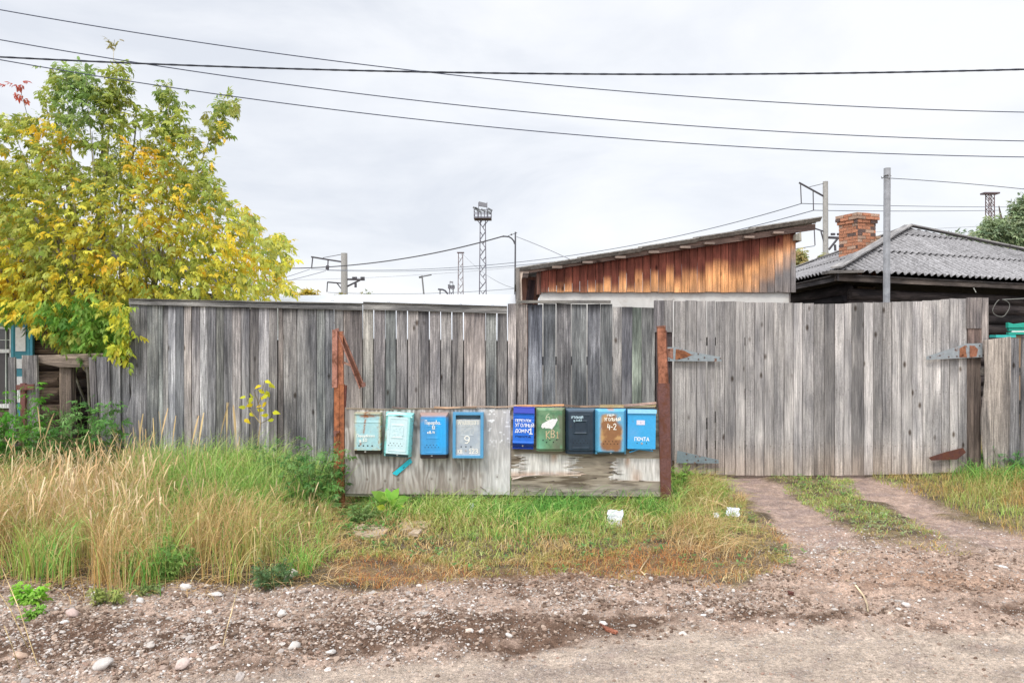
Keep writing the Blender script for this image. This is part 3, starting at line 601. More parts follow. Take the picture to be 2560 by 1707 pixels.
# B: middle section
fb = thing('board_fence', 'short grey board fence section between the brown shed corner and the gate post', 'fence', (PX(1293, FY), FY, 0))
b = MB(); e5 = lambda v_: v_/3.015+1270
eB = [(0, 1293), (e5(145), e5(150)), (e5(261), e5(264)), (e5(357), e5(367)), (e5(478), e5(482)), (e5(595), e5(600)), e5(698), (e5(786), e5(789)), e5(856), e5(935), e5(1010), e5(1105)]
cb_ = [(.26, .225, .20), (.2, .205, .22), (.21, .21, .225), (.18, .185, .195), (.19, .19, .2), (.17, .17, .175), (.14, .14, .15), (.26, .26, .26), (.16, .16, .17), (.21, .24, .2), (.17, .17, .16)]
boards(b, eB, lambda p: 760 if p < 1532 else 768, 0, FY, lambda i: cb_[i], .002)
local(b, fb).build('board_panel', M['wood'], fb)
b = MB(); b.prism([P(1293, 751, FY-.04), P(1527, 751, FY-.04), P(1527, 757.5, FY-.04), P(1293, 757.5, FY-.04)], (0, .08, 0), (.2, .19, .17), 0)
local(b, fb).build('top_rail', M['wood'], fb)
b = MB(); b.box(PX(1296, FY), PX(1640, FY), FY+.03, FY+.07, 1.32, 1.42, (.1, .09, .08), 0); b.box(PX(1296, FY), PX(1640, FY), FY+.03, FY+.07, .5, .6, (.1, .09, .08), 0)
local(b, fb).each('rail', M['wood'], fb)
# gate posts
gp1 = thing('gate_post', 'broad dark wooden gate post with a short grey board capping it, right of the mailboxes', 'post', (PX(1660, 9.08), 9.08, 0))
b = MB(); b.box(PX(1641, 9.09), PX(1681, 9.09), 9.095, 9.2, 0, PZ(760, 9.09), (.11, .085, .08)); local(b, gp1).build('shaft', M['wood'], gp1)
b = MB(); b.board(PX(1635.5, 9.06), PX(1660, 9.06), PZ(830, 9.06), PZ(751, 9.06), 9.06, .025, (.2, .19, .19), .001); b.board(PX(1660.5, 9.06), PX(1682, 9.06), PZ(830, 9.06), PZ(750.5, 9.06), 9.055, .025, (.24, .23, .22), .001)
b.tube([P(1639, 752, 9.06), P(1641, 748, 9.06), P(1645, 750, 9.06)], .002, 5, (.1, .1, .1)); b.tube([P(1680, 752, 9.06), P(1684, 748, 9.06), P(1687, 750, 9.06)], .002, 5, (.1, .1, .1))
local(b, gp1).each('cap_board', M['wood'], gp1)
gp2 = thing('gate_post', 'broad brown wooden gate post at the right end of the gate', 'post', (PX(2437, 9.08), 9.08, 0))
b = MB(); b.box(PX(2419, 9.09), PX(2453, 9.09), 9.095, 9.2, 0, PZ(760, 9.09), (.12, .095, .08)); b.board(PX(2419, 9.09), PX(2456, 9.09), PZ(893, 9.09), PZ(821, 9.09), 9.075, .018, (.19, .14, .12), .001); local(b, gp2).build('shaft', M['wood'], gp2)
b = MB(); b.board(PX(2419, 9.06), PX(2455, 9.06), PZ(821, 9.06), PZ(744, 9.06), 9.06, .025, (.23, .205, .19), .001); b.board(PX(2455.5, 9.06), PX(2472, 9.06), PZ(885, 9.06), PZ(744.5, 9.06), 9.06, .025, (.25, .225, .21), .001)
local(b, gp2).each('cap_board', M['wood'], gp2)
# gate
gt = thing('wooden_gate', 'wide grey plank double gate with strap hinges at the end of the wheel tracks', 'gate', (PX(2050, FY), FY, 0))
eG = [1686, 1714.5, 1742.5, (1766.5, 1768.5), (1787.5, 1789.5), 1811.5, 1838.5, (1862.5, 1864), 1887, 1911, 1935, 1960.5, 1984, 2007, 2035, 2061, 2087, 2110, 2130, 2160, 2183, 2206, 2230, 2254, 2280, 2307, 2333, 2354, 2375, 2396, 2418]
cg_ = [.24, .23, .26, .24, .24, .25, .25, .26, .27, .25, .25, .26, .28, .26, .22, .19, .31, .31, .2, .33, .2, .23, .28, .28, .31, .27, .30, .26, .28, .28]
tg = lambda p: np.interp(p, [1686, 1760, 1900, 2060, 2100, 2160, 2300, 2420], [751, 752, 756, 759, 760, 757, 753, 744.5])
for nm, lo, hi in (('gate_leaf', 0, 15), ('gate_leaf', 15, 30)):
    b = MB(); ee = eG[lo:hi+1]
    for i in range(len(ee)-1):
        a_, b_ = ee[i], ee[i+1]; a_ = a_[1] if isinstance(a_, tuple) else a_; b_ = b_[0] if isinstance(b_, tuple) else b_
        v_ = (.26+(cg_[lo+i]-.26)*1.5)*1.32*random.uniform(.9, 1.1); gap = .0045 if (lo+i) not in (0,) else .004
        z0 = PZ(np.interp(a_, [1686, 1850, 2100, 2300, 2418], [1182, 1188, 1188, 1184, 1178]), FY)+random.uniform(-.004, .004)
        f_ = lambda t, v_=v_, r_=random.random()*90: tuple((.8+.42*float(vn(t*5+r_, 1.5)))*np.array((v_*1.01, v_*.965, v_*.92))*(1-sm(.24, .0, t)*.4)+np.array((.42, .30, .20))*sm(.24, .0, t)*.4)
        b.board(PX(a_, FY)+gap/2, PX(b_, FY)-gap/2, z0, PZ(tg((a_+b_)/2), FY)+random.uniform(-.004, .004), FY+random.uniform(-.005, .005), .024, None, .002, random.uniform(-.003, .003), (random.uniform(-.004, .004), random.uniform(-.004, .004)), 26, f_)
    leaf = local(b, gt).build(nm, M['wood_soft'], gt)
    b = MB(); xa = ee[0] if not isinstance(ee[0], tuple) else ee[0][1]; xb = ee[-1]
    for z in (.32, 1.55): b.box(PX(xa, FY)+.01, PX(xb, FY)-.01, FY+.031, FY+.07, z, z+.1, (.12, .11, .1), 0)
    b.beam((PX(xa, FY)+.1, FY+.05, .4), (PX(xb, FY)-.1, FY+.05, 1.6), .036, .1, (.12, .11, .1))
    for e_ in ee[1:-1]:
        if not isinstance(e_, tuple): b.box(PX(e_, FY)-.014, PX(e_, FY)+.014, FY+.0305, FY+.04, .05, 1.95, (.07, .06, .055))  # hidden strips added behind the plank gaps so they render as dark lines
    local(b, gt).build('gate_brace', M['wood'], leaf)
def hinge(pts, col, lab, mt='zinc', bolts=(), leafp=None):
    b = MB(); b.prism([P(x_, y_, 9.035) for x_, y_ in pts], (0, .004, 0), col)
    for (x_, y_) in bolts: q = P(x_, y_, 9.03); b.tube([q, q+np.array((0, .006, 0))], .009, 8, (.12, .08, .07))
    o = local(b, gt).build('strap_hinge', M[mt], gt); o['label'] = lab
c5 = lambda x_, y_: (x_/3.015+1270, y_/3.015+520)
hinge([c5(1188, 1048), c5(1262, 1048), c5(1420, 1090), c5(1600, 1122), c5(1612, 1155), c5(1188, 1153)], (.27, .31, .33), 'grey strap hinge with an orange rust patch, top left', 'zinc', [c5(*q) for q in ((1290, 1135), (1360, 1135), (1435, 1100), (1437, 1140), (1482, 1127), (1568, 1140), (1600, 1133), (1215, 1070), (1215, 1140))])
b = MB(); b.prism([P(*c5(*q), 9.03) for q in ((1265, 1065), (1330, 1075), (1385, 1105), (1350, 1125), (1290, 1140), (1262, 1140))], (0, .003, 0), (.28, .11, .05)); b.prism([P(*c5(*q), 9.03) for q in ((1192, 1060), (1245, 1056), (1245, 1140), (1200, 1120))], (0, .003, 0), (.28, .15, .11)); local(b, gt).each('rust_patch', M['rust'], gt)
nails(gt, PX(1690, FY), PX(2415, FY), (.37, 1.0, 1.6), FY)
c7 = lambda x_, y_: (x_/2.8+1600, y_/2.8+740)
hinge([c7(262, 1080), c7(550, 1146), c7(552, 1170), c7(255, 1168)], (.20, .25, .27), 'blue grey strap hinge low on the left leaf', 'zinc', [c7(*q) for q in ((325, 1105), (390, 1122), (330, 1148), (408, 1150), (460, 1145), (530, 1155))])
c8 = lambda x_, y_: (x_/3.075+1960, y_/3.075+740)
hinge([c8(1095, 465), c8(1405, 365), c8(1525, 362), c8(1525, 470), c8(1095, 490)], (.29, .32, .34), 'grey strap hinge at the top right with rusted middle', 'zinc', [c8(*q) for q in ((1125, 470), (1200, 457), (1268, 467), (1320, 412), (1330, 463), (1375, 455), (1505, 380), (1505, 460))])
b = MB(); b.prism([P(*c8(*q), 9.03) for q in ((1352, 402), (1395, 378), (1406, 470), (1350, 470))], (0, .003, 0), (.3, .13, .07)); b.prism([P(*c8(*q), 9.03) for q in ((1428, 380), (1465, 382), (1492, 410), (1480, 465), (1428, 470))], (0, .003, 0), (.3, .13, .08)); local(b, gt).each('rust_patch', M['rust'], gt)
hinge([c8(1115, 1240), c8(1235, 1200), c8(1375, 1165), c8(1400, 1200), c8(1330, 1255), c8(1130, 1262)], (.10, .04, .032), 'dark red rusty strap hinge low on the right leaf', 'rust')
# right rough fence
fr = thing('slab_fence', 'low fence of rough waney boards right of the gate', 'fence', (PX(2460, 9.0), 9.0, 0))
b = MB()
b.board(PX(2453, 9.0), PX(2519, 9.0), 0, PZ(846, 9.0), 8.97, .03, (.27, .24, .21), .012, .03, (-.02, .02), 24, None, lambda t: .02*math.sin(t*9+1)+.02*(vn(t*9, 3.)-.5))
rc = [(2520, 2552, 843), (2554, 2590, 838), (2592, 2640, 846), (2642, 2680, 840), (2682, 2730, 850), (2732, 2790, 842), (2792, 2840, 846)]
for x0, x1, yt in rc: b.board(PX(x0, 9.0), PX(x1, 9.0), 0, PZ(yt, 9.0), 9.0+random.uniform(0, .02), .025, grey(.13, .2, .1), .006, random.uniform(-.01, .02), (random.uniform(-.02, .02), random.uniform(-.02, .02)), 14)
local(b, fr).build('board_panel', M['wood'], fr)
b = MB()
for z in (.5, 1.2): b.box(PX(2456, 9.05), PX(2840, 9.05), 9.05, 9.1, z, z+.09, (.12, .11, .1), 0)
local(b, fr).each('rail', M['wood'], fr)
# left low fence
fl = thing('broken_fence', 'broken grey fence with leaning boards and one long beam under the tree', 'fence', (PX(200, 9.25), 9.25, 0))
b = MB(); Yl = 9.25
def lean(x0t, x1t, x0b, x1b, yt, col, th=.028, yo=0, zb=0, yt2=None):
    Y = Yl+yo; V = []; n = 9; o = RNG.random(3)*20; yt2 = yt2 or yt
    p = [P(x0t, yt, Y), P(x1t, yt2, Y), np.array((PX(x1b, Y), Y, zb)), np.array((PX(x0b, Y), Y, zb))]; b.prism(p, (0, th, 0), col)
lean(221, 236, 237, 254, 893, (.13, .12, .12), .03, .0); lean(236, 273, 250, 279, 892, (.25, .24, .24), .03, .02)
lean(275, 300, 281, 303, 887, (.20, .20, .20), .03, .05); lean(299, 322, 303, 326, 885, (.17, .17, .175), .03, .08)
lean(20, 37, 24, 42, 893, (.22, .21, .2), .03, -.02); lean(54, 91, 62, 98, 888, (.23, .215, .2), .04, 0); lean(84, 92, 92, 99, 890, (.12, .11, .1), .03, .03)
lean(-60, -20, -55, -18, 895, (.22, .21, .2), .03, -.02); lean(-110, -66, -105, -62, 890, (.2, .19, .19), .03, -.02)
for q in fl.location: pass
b = local(b, fl); b.build('board_panel', M['wood'], fl)
b = MB(); b.prism([P(90, 888, 9.33), P(330, 880, 9.33), P(330, 917, 9.33), P(150, 918, 9.33), P(92, 905, 9.33)], (0, .1, 0), (.24, .19, .15), 0)
b.prism([P(148, 918, 9.4), P(178, 918, 9.4), P(180, 1150, 9.4), P(150, 1150, 9.4)], (0, .1, 0), (.16, .125, .10)); local(b, fl).each('beam', M['wood'], fl)
mp_ = thing('metal_cross_post', 'short dark red metal post with a cross plate at the far left fence', 'post', (PX(57, 9.18), 9.18, 0))
b = MB(); b.prism([P(40, 962, 9.18), P(84, 960, 9.18), P(84, 974, 9.18), P(40, 975, 9.18)], (0, .02, 0), (.16, .07, .06)); b.prism([P(50, 958, 9.2), P(62, 958, 9.2), P(63, 1150, 9.2), P(51, 1150, 9.2)], (0, .04, 0), (.17, .075, .065)); local(b, mp_).build('steel_profile', M['rust'], mp_)

# ------------------------------------------------------------------ left log house
def logwall(b, x0, x1, y, z0, z1, col, r=.13, axis='x', n=10):
    k = int((z1-z0)/(2*r*.88)); 
    for i in range(k+1):
        z = z0+r+i*2*r*.88; rr = r*random.uniform(.92, 1.05); cc = tuple(np.array(col)*random.uniform(.65, 1.35))
        pts = [((x0+(x1-x0)*f, y, z+.008*math.sin(f*9+i)) if axis == 'x' else (y, x0+(x1-x0)*f, z)) for f in np.linspace(0, 1, n)]
        b.tube(pts, rr, 12, cc)
hl = thing('log_house', 'dark log house with blue shutters behind the tree on the left', 'house', (PX(150, 11.3), 11.3, 0))
HX = PX(160, 11.3)
b = MB(); logwall(b, HX-6.5, HX-.03, 11.3, 0, 2.6, (.19, .14, .11)); local(b, hl).build('front_wall', M['darkwood'], hl, True)
b = MB(); logwall(b, 11.42, 19.5, HX, .11, 2.6, (.07, .055, .048), axis='y'); local(b, hl).build('side_wall', M['darkwood'], hl, True)
b = MB()   # gable boards
for i in range(44):
    x0 = HX-6.4+i*.15; xm = x0+.07; hgt = 2.9+max(0, (1-abs(xm-(HX-3.2))/3.4))*1.1
    b.board(x0, x0+.145, 2.85, hgt, 12.3, .022, (.42+random.uniform(-.06, .06), .33, .28), .001, 0, None, 3)
local(b, hl).build('gable', M['wood_soft'], hl)
b = MB()
for sg in (-1, 1):
    cx = HX-3.2; e0 = np.array((cx+sg*3.75, 12.2, 2.75)); r0 = np.array((cx, 12.2, 4.15)); b.prism([e0, r0, r0+(0, 0, .06), e0+(0, 0, .06)], (0, 7.6, 0), (.05, .045, .045))
local(b, hl).each('roof', M['slate'], hl)
TEAL = (.075, .27, .34)
def panel(mb, x0, x1, y0, y1, Y, col, d=.02): mb.prism([P(x0, y0, Y), P(x1, y0, Y), P(x1, y1, Y), P(x0, y1, Y)], (0, d, 0), col)
b = MB(); Yw = 11.1
panel(b, -140, 24, 806, 814, Yw-.02, TEAL, .05); panel(b, -140, 26, 816, 822, Yw, (.7, .7, .68), .06); panel(b, -140, 26, 873, 882, Yw, (.7, .7, .68), .06); panel(b, -140, 26, 1010, 1020, Yw, (.7, .7, .68), .06)
panel(b, 13.2, 14.8, 822, 1010, Yw+.015, (.62, .66, .6), .03); panel(b, -25, -22, 822, 1010, Yw, (.7, .7, .68), .05); panel(b, 24, 27, 822, 1010, Yw, (.7, .7, .68), .05)
panel(b, 0, 26, 849, 850.4, Yw+.015, (.62, .66, .6), .03); wf = local(b, hl).build('window_frame', M['plain'], hl)
b = MB(); panel(b, -140, 24, 820, 1012, Yw+.045, (.06, .06, .065), .01); local(b, hl).build('window_pane', tinted('window_glass', .12, .6, 4, .1), hl)
b = MB(); panel(b, 27, 82, 803, 1040, Yw-.06, TEAL, .04); panel(b, 29, 34, 805, 1038, Yw-.07, (.09, .33, .42), .01); panel(b, 68, 73, 805, 1038, Yw-.07, (.09, .33, .42), .01); panel(b, 74, 81, 803, 1040, Yw-.075, (.10, .38, .52), .015); panel(b, 24, 82, 800, 806, Yw-.09, (.06, .22, .28), .06)
shut = local(b, hl).build('shutter', M['plain'], hl)
b = MB()
for y0, y1 in ((818, 878), (897, 921), (941, 1006)): panel(b, 38.5, 63.5, y0, y1, Yw-.072, (.8, .8, .8), .01)
local(b, hl).build('shutter_panel', M['plain'], shut)

# ------------------------------------------------------------------ low shed with white roof
sh = thing('low_shed', 'low shed with a bright white sheet roof behind the left fence', 'shed', (-.5, 10.6, 0))
b = MB()
ra = [(PX(330, 9.5), 9.5, 1.67), (PX(1293, 9.5), 9.5, 1.60), (PX(1288, 12.4), 12.4, PZ(738, 12.4)), (PX(905, 12.4), 12.4, PZ(737.5, 12.4)), (PX(560, 12.4), 12.4, PZ(744, 12.4))]
b.prism([ra[0], ra[1], ra[2], ra[3], ra[4]], (0, 0, .012), (.62, .64, .68))
b.tube([(PX(905, 9.5), 9.5, 1.66), (PX(907, 12.4), 12.4, PZ(737.0, 12.4))], .009, 6, (.8, .82, .85))
local(b, sh).build('roof', tinted('white_sheet', .35, .5, 3, .03), sh)
b = MB(); b.prism([(PX(340, 9.5)+.1, 9.6, 0), (PX(1285, 9.6), 9.6, 0), (PX(1285, 9.6), 9.6, 1.58), (PX(340, 9.5)+.1, 9.6, 1.64)], (0, .03, 0), (.05, .04, .035)); b.box(-3.0, 0, 12.2, 12.25, 0, 2.15, (.1, .09, .08)); local(b, sh).each('wall', M['wood'], sh)
b = MB()
for x_ in np.linspace(640, 1260, 9): q = P(x_, np.interp(x_, [560, 905, 1290], [744, 740, 741]), 12.1); 
for x_, y_ in ((828, 752), (968, 754.5), (1058, 756.5), (1148, 760.5), (1228, 762)):
    q = P(x_, y_, FY-.02); b.tube([q, q+np.array((.02, 0, .006)), q+np.array((.035, 0, -.004))], .0022, 4, (.15, .14, .14))
local(b, fa).each('bent_nail', M['wire'], fa)

# ------------------------------------------------------------------ brown shed
SY = 10.3
bs = thing('lean_to_shed', 'shed with sloping sheet roof and rust brown plank cladding over a whitewashed wall', 'shed', (PX(1660, SY), SY, 0))
b = MB()
def rl(p, Y=SY): return PZ(np.interp(p, [1290, 2042], [684, 569]), Y)     # underside of roof at Y
xs_ = [e5(v_) for v_ in (247, 305, 366, 425, 485, 542, 602, 661, 720, 778, 837, 895, 955, 1016, 1076, 1133, 1192, 1253, 1311, 1368, 1428, 1487, 1545, 1604, 1661, 1721, 1778, 1838, 1897, 1955, 2013, 2073, 2132, 2172)]
for i in range(len(xs_)-1):
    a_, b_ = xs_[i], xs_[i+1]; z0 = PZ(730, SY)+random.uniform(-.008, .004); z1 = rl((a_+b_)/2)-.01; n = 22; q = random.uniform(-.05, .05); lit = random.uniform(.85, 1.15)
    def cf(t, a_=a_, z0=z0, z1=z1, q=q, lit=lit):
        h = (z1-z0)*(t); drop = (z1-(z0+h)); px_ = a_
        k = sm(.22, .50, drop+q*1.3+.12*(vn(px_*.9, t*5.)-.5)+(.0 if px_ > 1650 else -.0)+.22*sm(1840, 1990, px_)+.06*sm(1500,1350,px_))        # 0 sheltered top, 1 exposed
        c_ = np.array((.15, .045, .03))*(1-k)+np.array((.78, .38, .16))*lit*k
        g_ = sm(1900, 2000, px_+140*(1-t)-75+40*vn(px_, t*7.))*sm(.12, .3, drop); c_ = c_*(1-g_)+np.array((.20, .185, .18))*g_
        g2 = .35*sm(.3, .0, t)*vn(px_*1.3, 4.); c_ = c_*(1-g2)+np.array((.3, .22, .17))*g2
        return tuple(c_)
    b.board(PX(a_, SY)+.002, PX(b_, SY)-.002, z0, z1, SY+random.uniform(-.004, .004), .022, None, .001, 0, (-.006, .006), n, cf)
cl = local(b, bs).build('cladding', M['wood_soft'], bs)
b = MB(); b.box(PX(1350, SY+.08), PX(1976, SY+.05), SY+.05, SY+.25, 0, PZ(729, SY+.05), (.62, .60, .57)); local(b, bs).build('wall', M['whitewash'], bs)
b = MB()
b.box(PX(1342, SY+.1), PX(1352, SY+.1), SY+.03, SY+4, PZ(735, SY), rl(1350)-.03, (.15, .08, .06)); b.box(PX(1976, SY), PX(1978, SY), SY+.03, SY+4, 0, rl(1976), (.2, .18, .17))
b.box(PX(1298, SY+.6), PX(1345, SY+.6), SY+.6, SY+.63, 0, rl(1300), (.20, .10, .07)); b.beam(P(1330, 700, SY+.3), P(1322, 770, SY+.3), .06, .1, (.05, .03, .03))
b.board(PX(1290, 9.3), PX(1298.5, 9.3), 0, PZ(671, 9.3), 9.3, .04, (.27, .25, .22), .001); b.prism([P(1296, 684, 9.34), P(1308, 680, 9.34), P(1304, 700, 9.34), P(1306, 760, 9.34), P(1298, 760, 9.34)], (0, .02, 0), (.36, .30, .25))
local(b, bs).each('frame_post', M['wood'], bs)
# roof: corrugated sheets seen from below the verge
b = MB()
def roofsheet(pa, pb, lift, y0, y1, colr):
    th = .007; n = 40
    A0 = np.array((PX(pa, SY), 0, np.interp(pa, [1290, 2042], [PZ(677, SY), PZ(560, SY)])+lift)); B0 = np.array((PX(pb, SY), 0, np.interp(pb, [1290, 2042], [PZ(677, SY), PZ(560, SY)])+lift))
    m_ = int((y1-y0)/.15*6); V = []; 
    for j in range(m_+1):
        y_ = y0+(y1-y0)*j/m_; dz = .022*math.cos(j/6*2*math.pi)
        for p_ in (A0, B0): V += [(p_[0], y_, p_[2]+dz+th), (p_[0], y_, p_[2]+dz-th)]
    Fs = []
    for j in range(m_): q = j*4; Fs += [(q, q+2, q+6, q+4), (q+1, q+5, q+7, q+3), (q, q+4, q+5, q+1), (q+2, q+3, q+7, q+6)]
    Fs += [(0, 1, 3, 2), (m_*4, m_*4+2, m_*4+3, m_*4+1)]; b.add(V, Fs, colr)
for i, (pa, pb) in enumerate(((1288, 1450), (1440, 1600), (1590, 1740), (1725, 1880), (1862, 2044))): roofsheet(pa, pb, .012*i, SY-.16, SY+4, (.30, .29, .27))
local(b, bs).build('roof', M['slate'], bs)
b = MB()
for x_ in (1310, 1392, 1467, 1548, 1630, 1708, 1768, 1866, 1938):   # rafter ends / lath ends under the verge
    zc = np.interp(x_, [1290, 2042], [PZ(677, SY), PZ(560, SY)])-.05
    b.box(PX(x_-13, SY), PX(x_+12, SY), SY-.15, SY+3.5, zc-.012, zc+.016, (.26, .20, .165), 0)
b.prism([(PX(1292, SY), SY-.05, rl(1292)-.02), (PX(2035, SY), SY-.05, rl(2035)-.03), (PX(2035, SY), SY-.05, rl(2035)+.05), (PX(1292, SY), SY-.05, rl(1292)+.05)], (0, .045, 0), (.20, .14, .115), 0)
b.prism([P(1990, 585, SY-.1), P(2003, 580, SY-.1), P(2004, 603, SY-.1), P(1989, 600, SY-.1)], (0, .3, 0), (.36, .34, .28))
local(b, bs).each('rafter', M['wood_soft'], bs)

# ------------------------------------------------------------------ right log house
EZ = 2.87
A_ = np.array((5.95, 14.1, EZ)); B_ = np.array((17.7, 19.5, EZ)); D_ = np.array((6.35, 25.5, EZ)); AP = P(2272, 572, 18.4)
hr = thing('log_house', 'black log house with grey corrugated hip roof behind the gate on the right', 'house', (A_[0], A_[1], 0))
b = MB()
def corr_tri(E0, E1, Ap, colr, row=1.15):
    E0 = np.array(E0); E1 = np.array(E1); u = E1-E0; W_ = np.linalg.norm(u); u = u/W_; rel = Ap-E0; ua = rel@u; vv = rel-u*ua; Hh = np.linalg.norm(vv); v_ = vv/Hh; nn = np.cross(u, v_); nn = nn*np.sign(nn[2])
    du = .19/8; n = int(W_/du); rows = int(Hh/row)+1
    for r_ in range(rows):
        us = np.arange(n+1)*du; vm = np.where(us < ua, us/ua, (W_-us)/(W_-ua))*Hh; v0 = r_*row-(.06 if r_ else 0); v1 = np.minimum((r_+1)*row, vm)
        sh_ = 0; V = []; C = []
        for i in range(n+1):
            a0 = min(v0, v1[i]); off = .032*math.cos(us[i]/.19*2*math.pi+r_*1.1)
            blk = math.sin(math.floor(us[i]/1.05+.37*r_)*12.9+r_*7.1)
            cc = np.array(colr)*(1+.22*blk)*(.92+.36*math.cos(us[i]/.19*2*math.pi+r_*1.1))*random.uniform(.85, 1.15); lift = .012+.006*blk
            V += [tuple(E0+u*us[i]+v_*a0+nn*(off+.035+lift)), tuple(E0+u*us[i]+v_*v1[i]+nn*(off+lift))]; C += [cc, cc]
        Fs = [(2*i, 2*i+2, 2*i+3, 2*i+1) for i in range(n) if v1[i] > v0+.01 or v1[i+1] > v0+.01]
        b.add(V, Fs, C)
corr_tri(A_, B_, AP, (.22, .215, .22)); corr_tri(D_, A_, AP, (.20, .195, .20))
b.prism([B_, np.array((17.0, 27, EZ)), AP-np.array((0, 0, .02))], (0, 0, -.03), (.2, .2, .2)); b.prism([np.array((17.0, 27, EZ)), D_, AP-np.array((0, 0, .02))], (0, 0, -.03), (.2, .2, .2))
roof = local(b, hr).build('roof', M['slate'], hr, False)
b = MB()
for q0, q1, lf in ((A_, AP, .09), (AP, B_, .09), (AP, D_, .06)):
    b.beam(q0+np.array((0, 0, lf)), q1+np.array((0, 0, lf)), .2, .03, (.30, .29, .28), (0, 0, 1))
b.beam(A_+np.array((-.15, .1, .0)), A_+np.array((.5, .15, .02)), .3, .05, (.16, .15, .14))
local(b, hr).each('ridge_board', M['wood_soft'], roof)
def inset(p, d): c0 = (A_+B_+D_+np.array((17.0, 27, EZ)))/4; v_ = c0-p; v_[2] = 0; return p+v_/np.linalg.norm(v_)*d
iA, iB, iD = inset(A_, .75), inset(B_, .75), inset(D_, .75)
b = MB()
def logs_line(p, q, z0, z1, col, r=.12):
    k = int((z1-z0)/(1.8*r))
    for i in range(k+1):
        z = z0+r+i*1.8*r; b.tube([(p[0]+(q[0]-p[0])*f, p[1]+(q[1]-p[1])*f, z) for f in np.linspace(0, 1, 6)], r*random.uniform(.95, 1.05), 12, tuple(np.array(col)*random.uniform(.6, 1.4)))
logs_line(iA, iB, 0, 2.5, (.045, .037, .035)); logs_line(iA, iD, .1, 2.5, (.03, .026, .028))
local(b, hr).build('log_wall', M['darkwood'], hr, True)
b = MB(); b.prism([A_-np.array((0, 0, .03)), B_-np.array((0, 0, .03)), np.array((17.0, 27, EZ-.03)), D_-np.array((0, 0, .03))], (0, 0, -.03), (.04, .035, .033), 0)
b.beam(A_+np.array((.0, .04, -.09)), B_+np.array((0, .04, -.09)), .03, .13, (.09, .075, .065)); b.beam(A_+np.array((.04, .0, -.09)), D_+np.array((.04, 0, -.09)), .03, .13, (.05, .045, .045))
local(b, hr).build('eaves', M['darkwood'], hr)
b = MB(); b.tube([P(2503, 750, 15.2)+np.array((.16*math.sin(s_)*(1+.2*math.sin(2*s_)), 0, -.16+.17*math.cos(s_))) for s_ in np.linspace(.3, 6.0, 22)], .008, 5, (.16, .155, .14))
b.tube([P(2506, 749, 15.2), P(2530, 748, 15.2), P(2580, 745, 15.3)], .008, 5, (.25, .25, .23)); b.tube([P(2434, 720, 15.1), P(2440, 731, 15.1)], .01, 5, (.4, .4, .36)); local(b, hr).each('loose_cable', M['wire'], hr)
b = MB(); TG = (.03, .36, .27); Yv = 15.0
b.prism([P(2521, 806, Yv), P(2535, 810, Yv), P(2620, 800, Yv), P(2620, 818, Yv), P(2521, 819, Yv)], (0, .08, 0), TG); panel(b, 2522, 2620, 819, 827, Yv+.02, (.03, .30, .23), .06); panel(b, 2530, 2620, 827, 830, Yv+.01, (.75, .76, .74), .07); panel(b, 2522, 2620, 830.5, 836, Yv, TG, .08)
panel(b, 2490, 2540, 837, 843.5, Yv-.3, (.05, .45, .42), .2); panel(b, 2518, 2524, 844, 858, Yv-.2, (.6, .65, .66), .1); panel(b, 2528, 2600, 838, 1000, Yv+.06, (.25, .17, .11), .03); local(b, hr).build('window_casing', M['plain'], hr)
# chimney
cy = 17.3; cpos = P(2143, 640, cy); R = math.radians(22)
ch = MB(); hw = .27; bz0 = 3.1; ztop = PZ(538, cy); rows = int((ztop-bz0)/.072)+1; Rm = Matrix.Translation(Vector((cpos[0], cy, 0))) @ Matrix.Rotation(R, 4, 'Z')
ch.box(-hw+.012, hw-.012, -hw+.012, hw-.012, bz0-.4, ztop-.02, (.34, .27, .22), 2, Rm)
for r_ in range(rows):
    z = ztop-(r_+1)*.072; e_ = .055 if r_ in (0, 1) else (.03 if r_ == 2 else 0); s_ = hw+e_
    for side in range(4):
        x = -s_+(.0 if (r_+side) % 2 else -.1)
        while x < s_-.02:
            x0 = max(x, -s_); x1 = min(x+.235, s_); x += .245
            if x1-x0 < .05: continue
            k = random.random(); cc = (.44, .20, .12) if k < .5 else ((.40, .27, .20) if k < .85 else (.13, .09, .08)); cc = tuple(np.array(cc)*random.uniform(.8, 1.2))
            M2 = Rm @ Matrix.Rotation(side*math.pi/2, 4, 'Z'); j = random.uniform(-.006, .006)
            ch.box(x0+.006, x1-.004, -s_+j, -s_+.1, z+.005, z+.068, cc, 0, M2)
for x_, z_ in ((.33, .62), (.36, .55)): ch.box(x_-.1, x_+.02, -.3, -.1, ztop-z_, ztop-z_+.06, (.4, .28, .2), 0, Rm)
local(ch, hr).build('chimney', M['brick'], hr)
# plain post behind gate
pp = thing('steel_pole', 'pale grey steel pole standing just behind the gate in front of the corrugated roof', 'pole', (PX(2217, 10.2), 10.2, 0))
b = MB(); b.tube([(PX(2214, 10.2)-0.0, 10.2, 0), (PX(2218, 10.2), 10.2, PZ(421, 10.2))], [.043, .046], 8, (.30, .31, .33)); local(b, pp).build('shaft', M['concrete'], pp)
b = MB(); b.tube([P(2209.5, 441, 10.2), P(2218, 438, 10.14), P(2227, 440, 10.2)], .008, 6, (.1, .1, .1)); b.tube([P(2203, 446, 10.2), P(2210, 444, 10.15), P(2222, 446, 10.13), P(2227, 446, 10.2)], .005, 5, (.1, .1, .1)); b.tube([P(2203, 441, 10.2), P(2206, 447, 10.2), P(2209, 443, 10.2)], .004, 5, (.1, .1, .1)); local(b, pp).build('wire_clamp', M['wire'], pp)

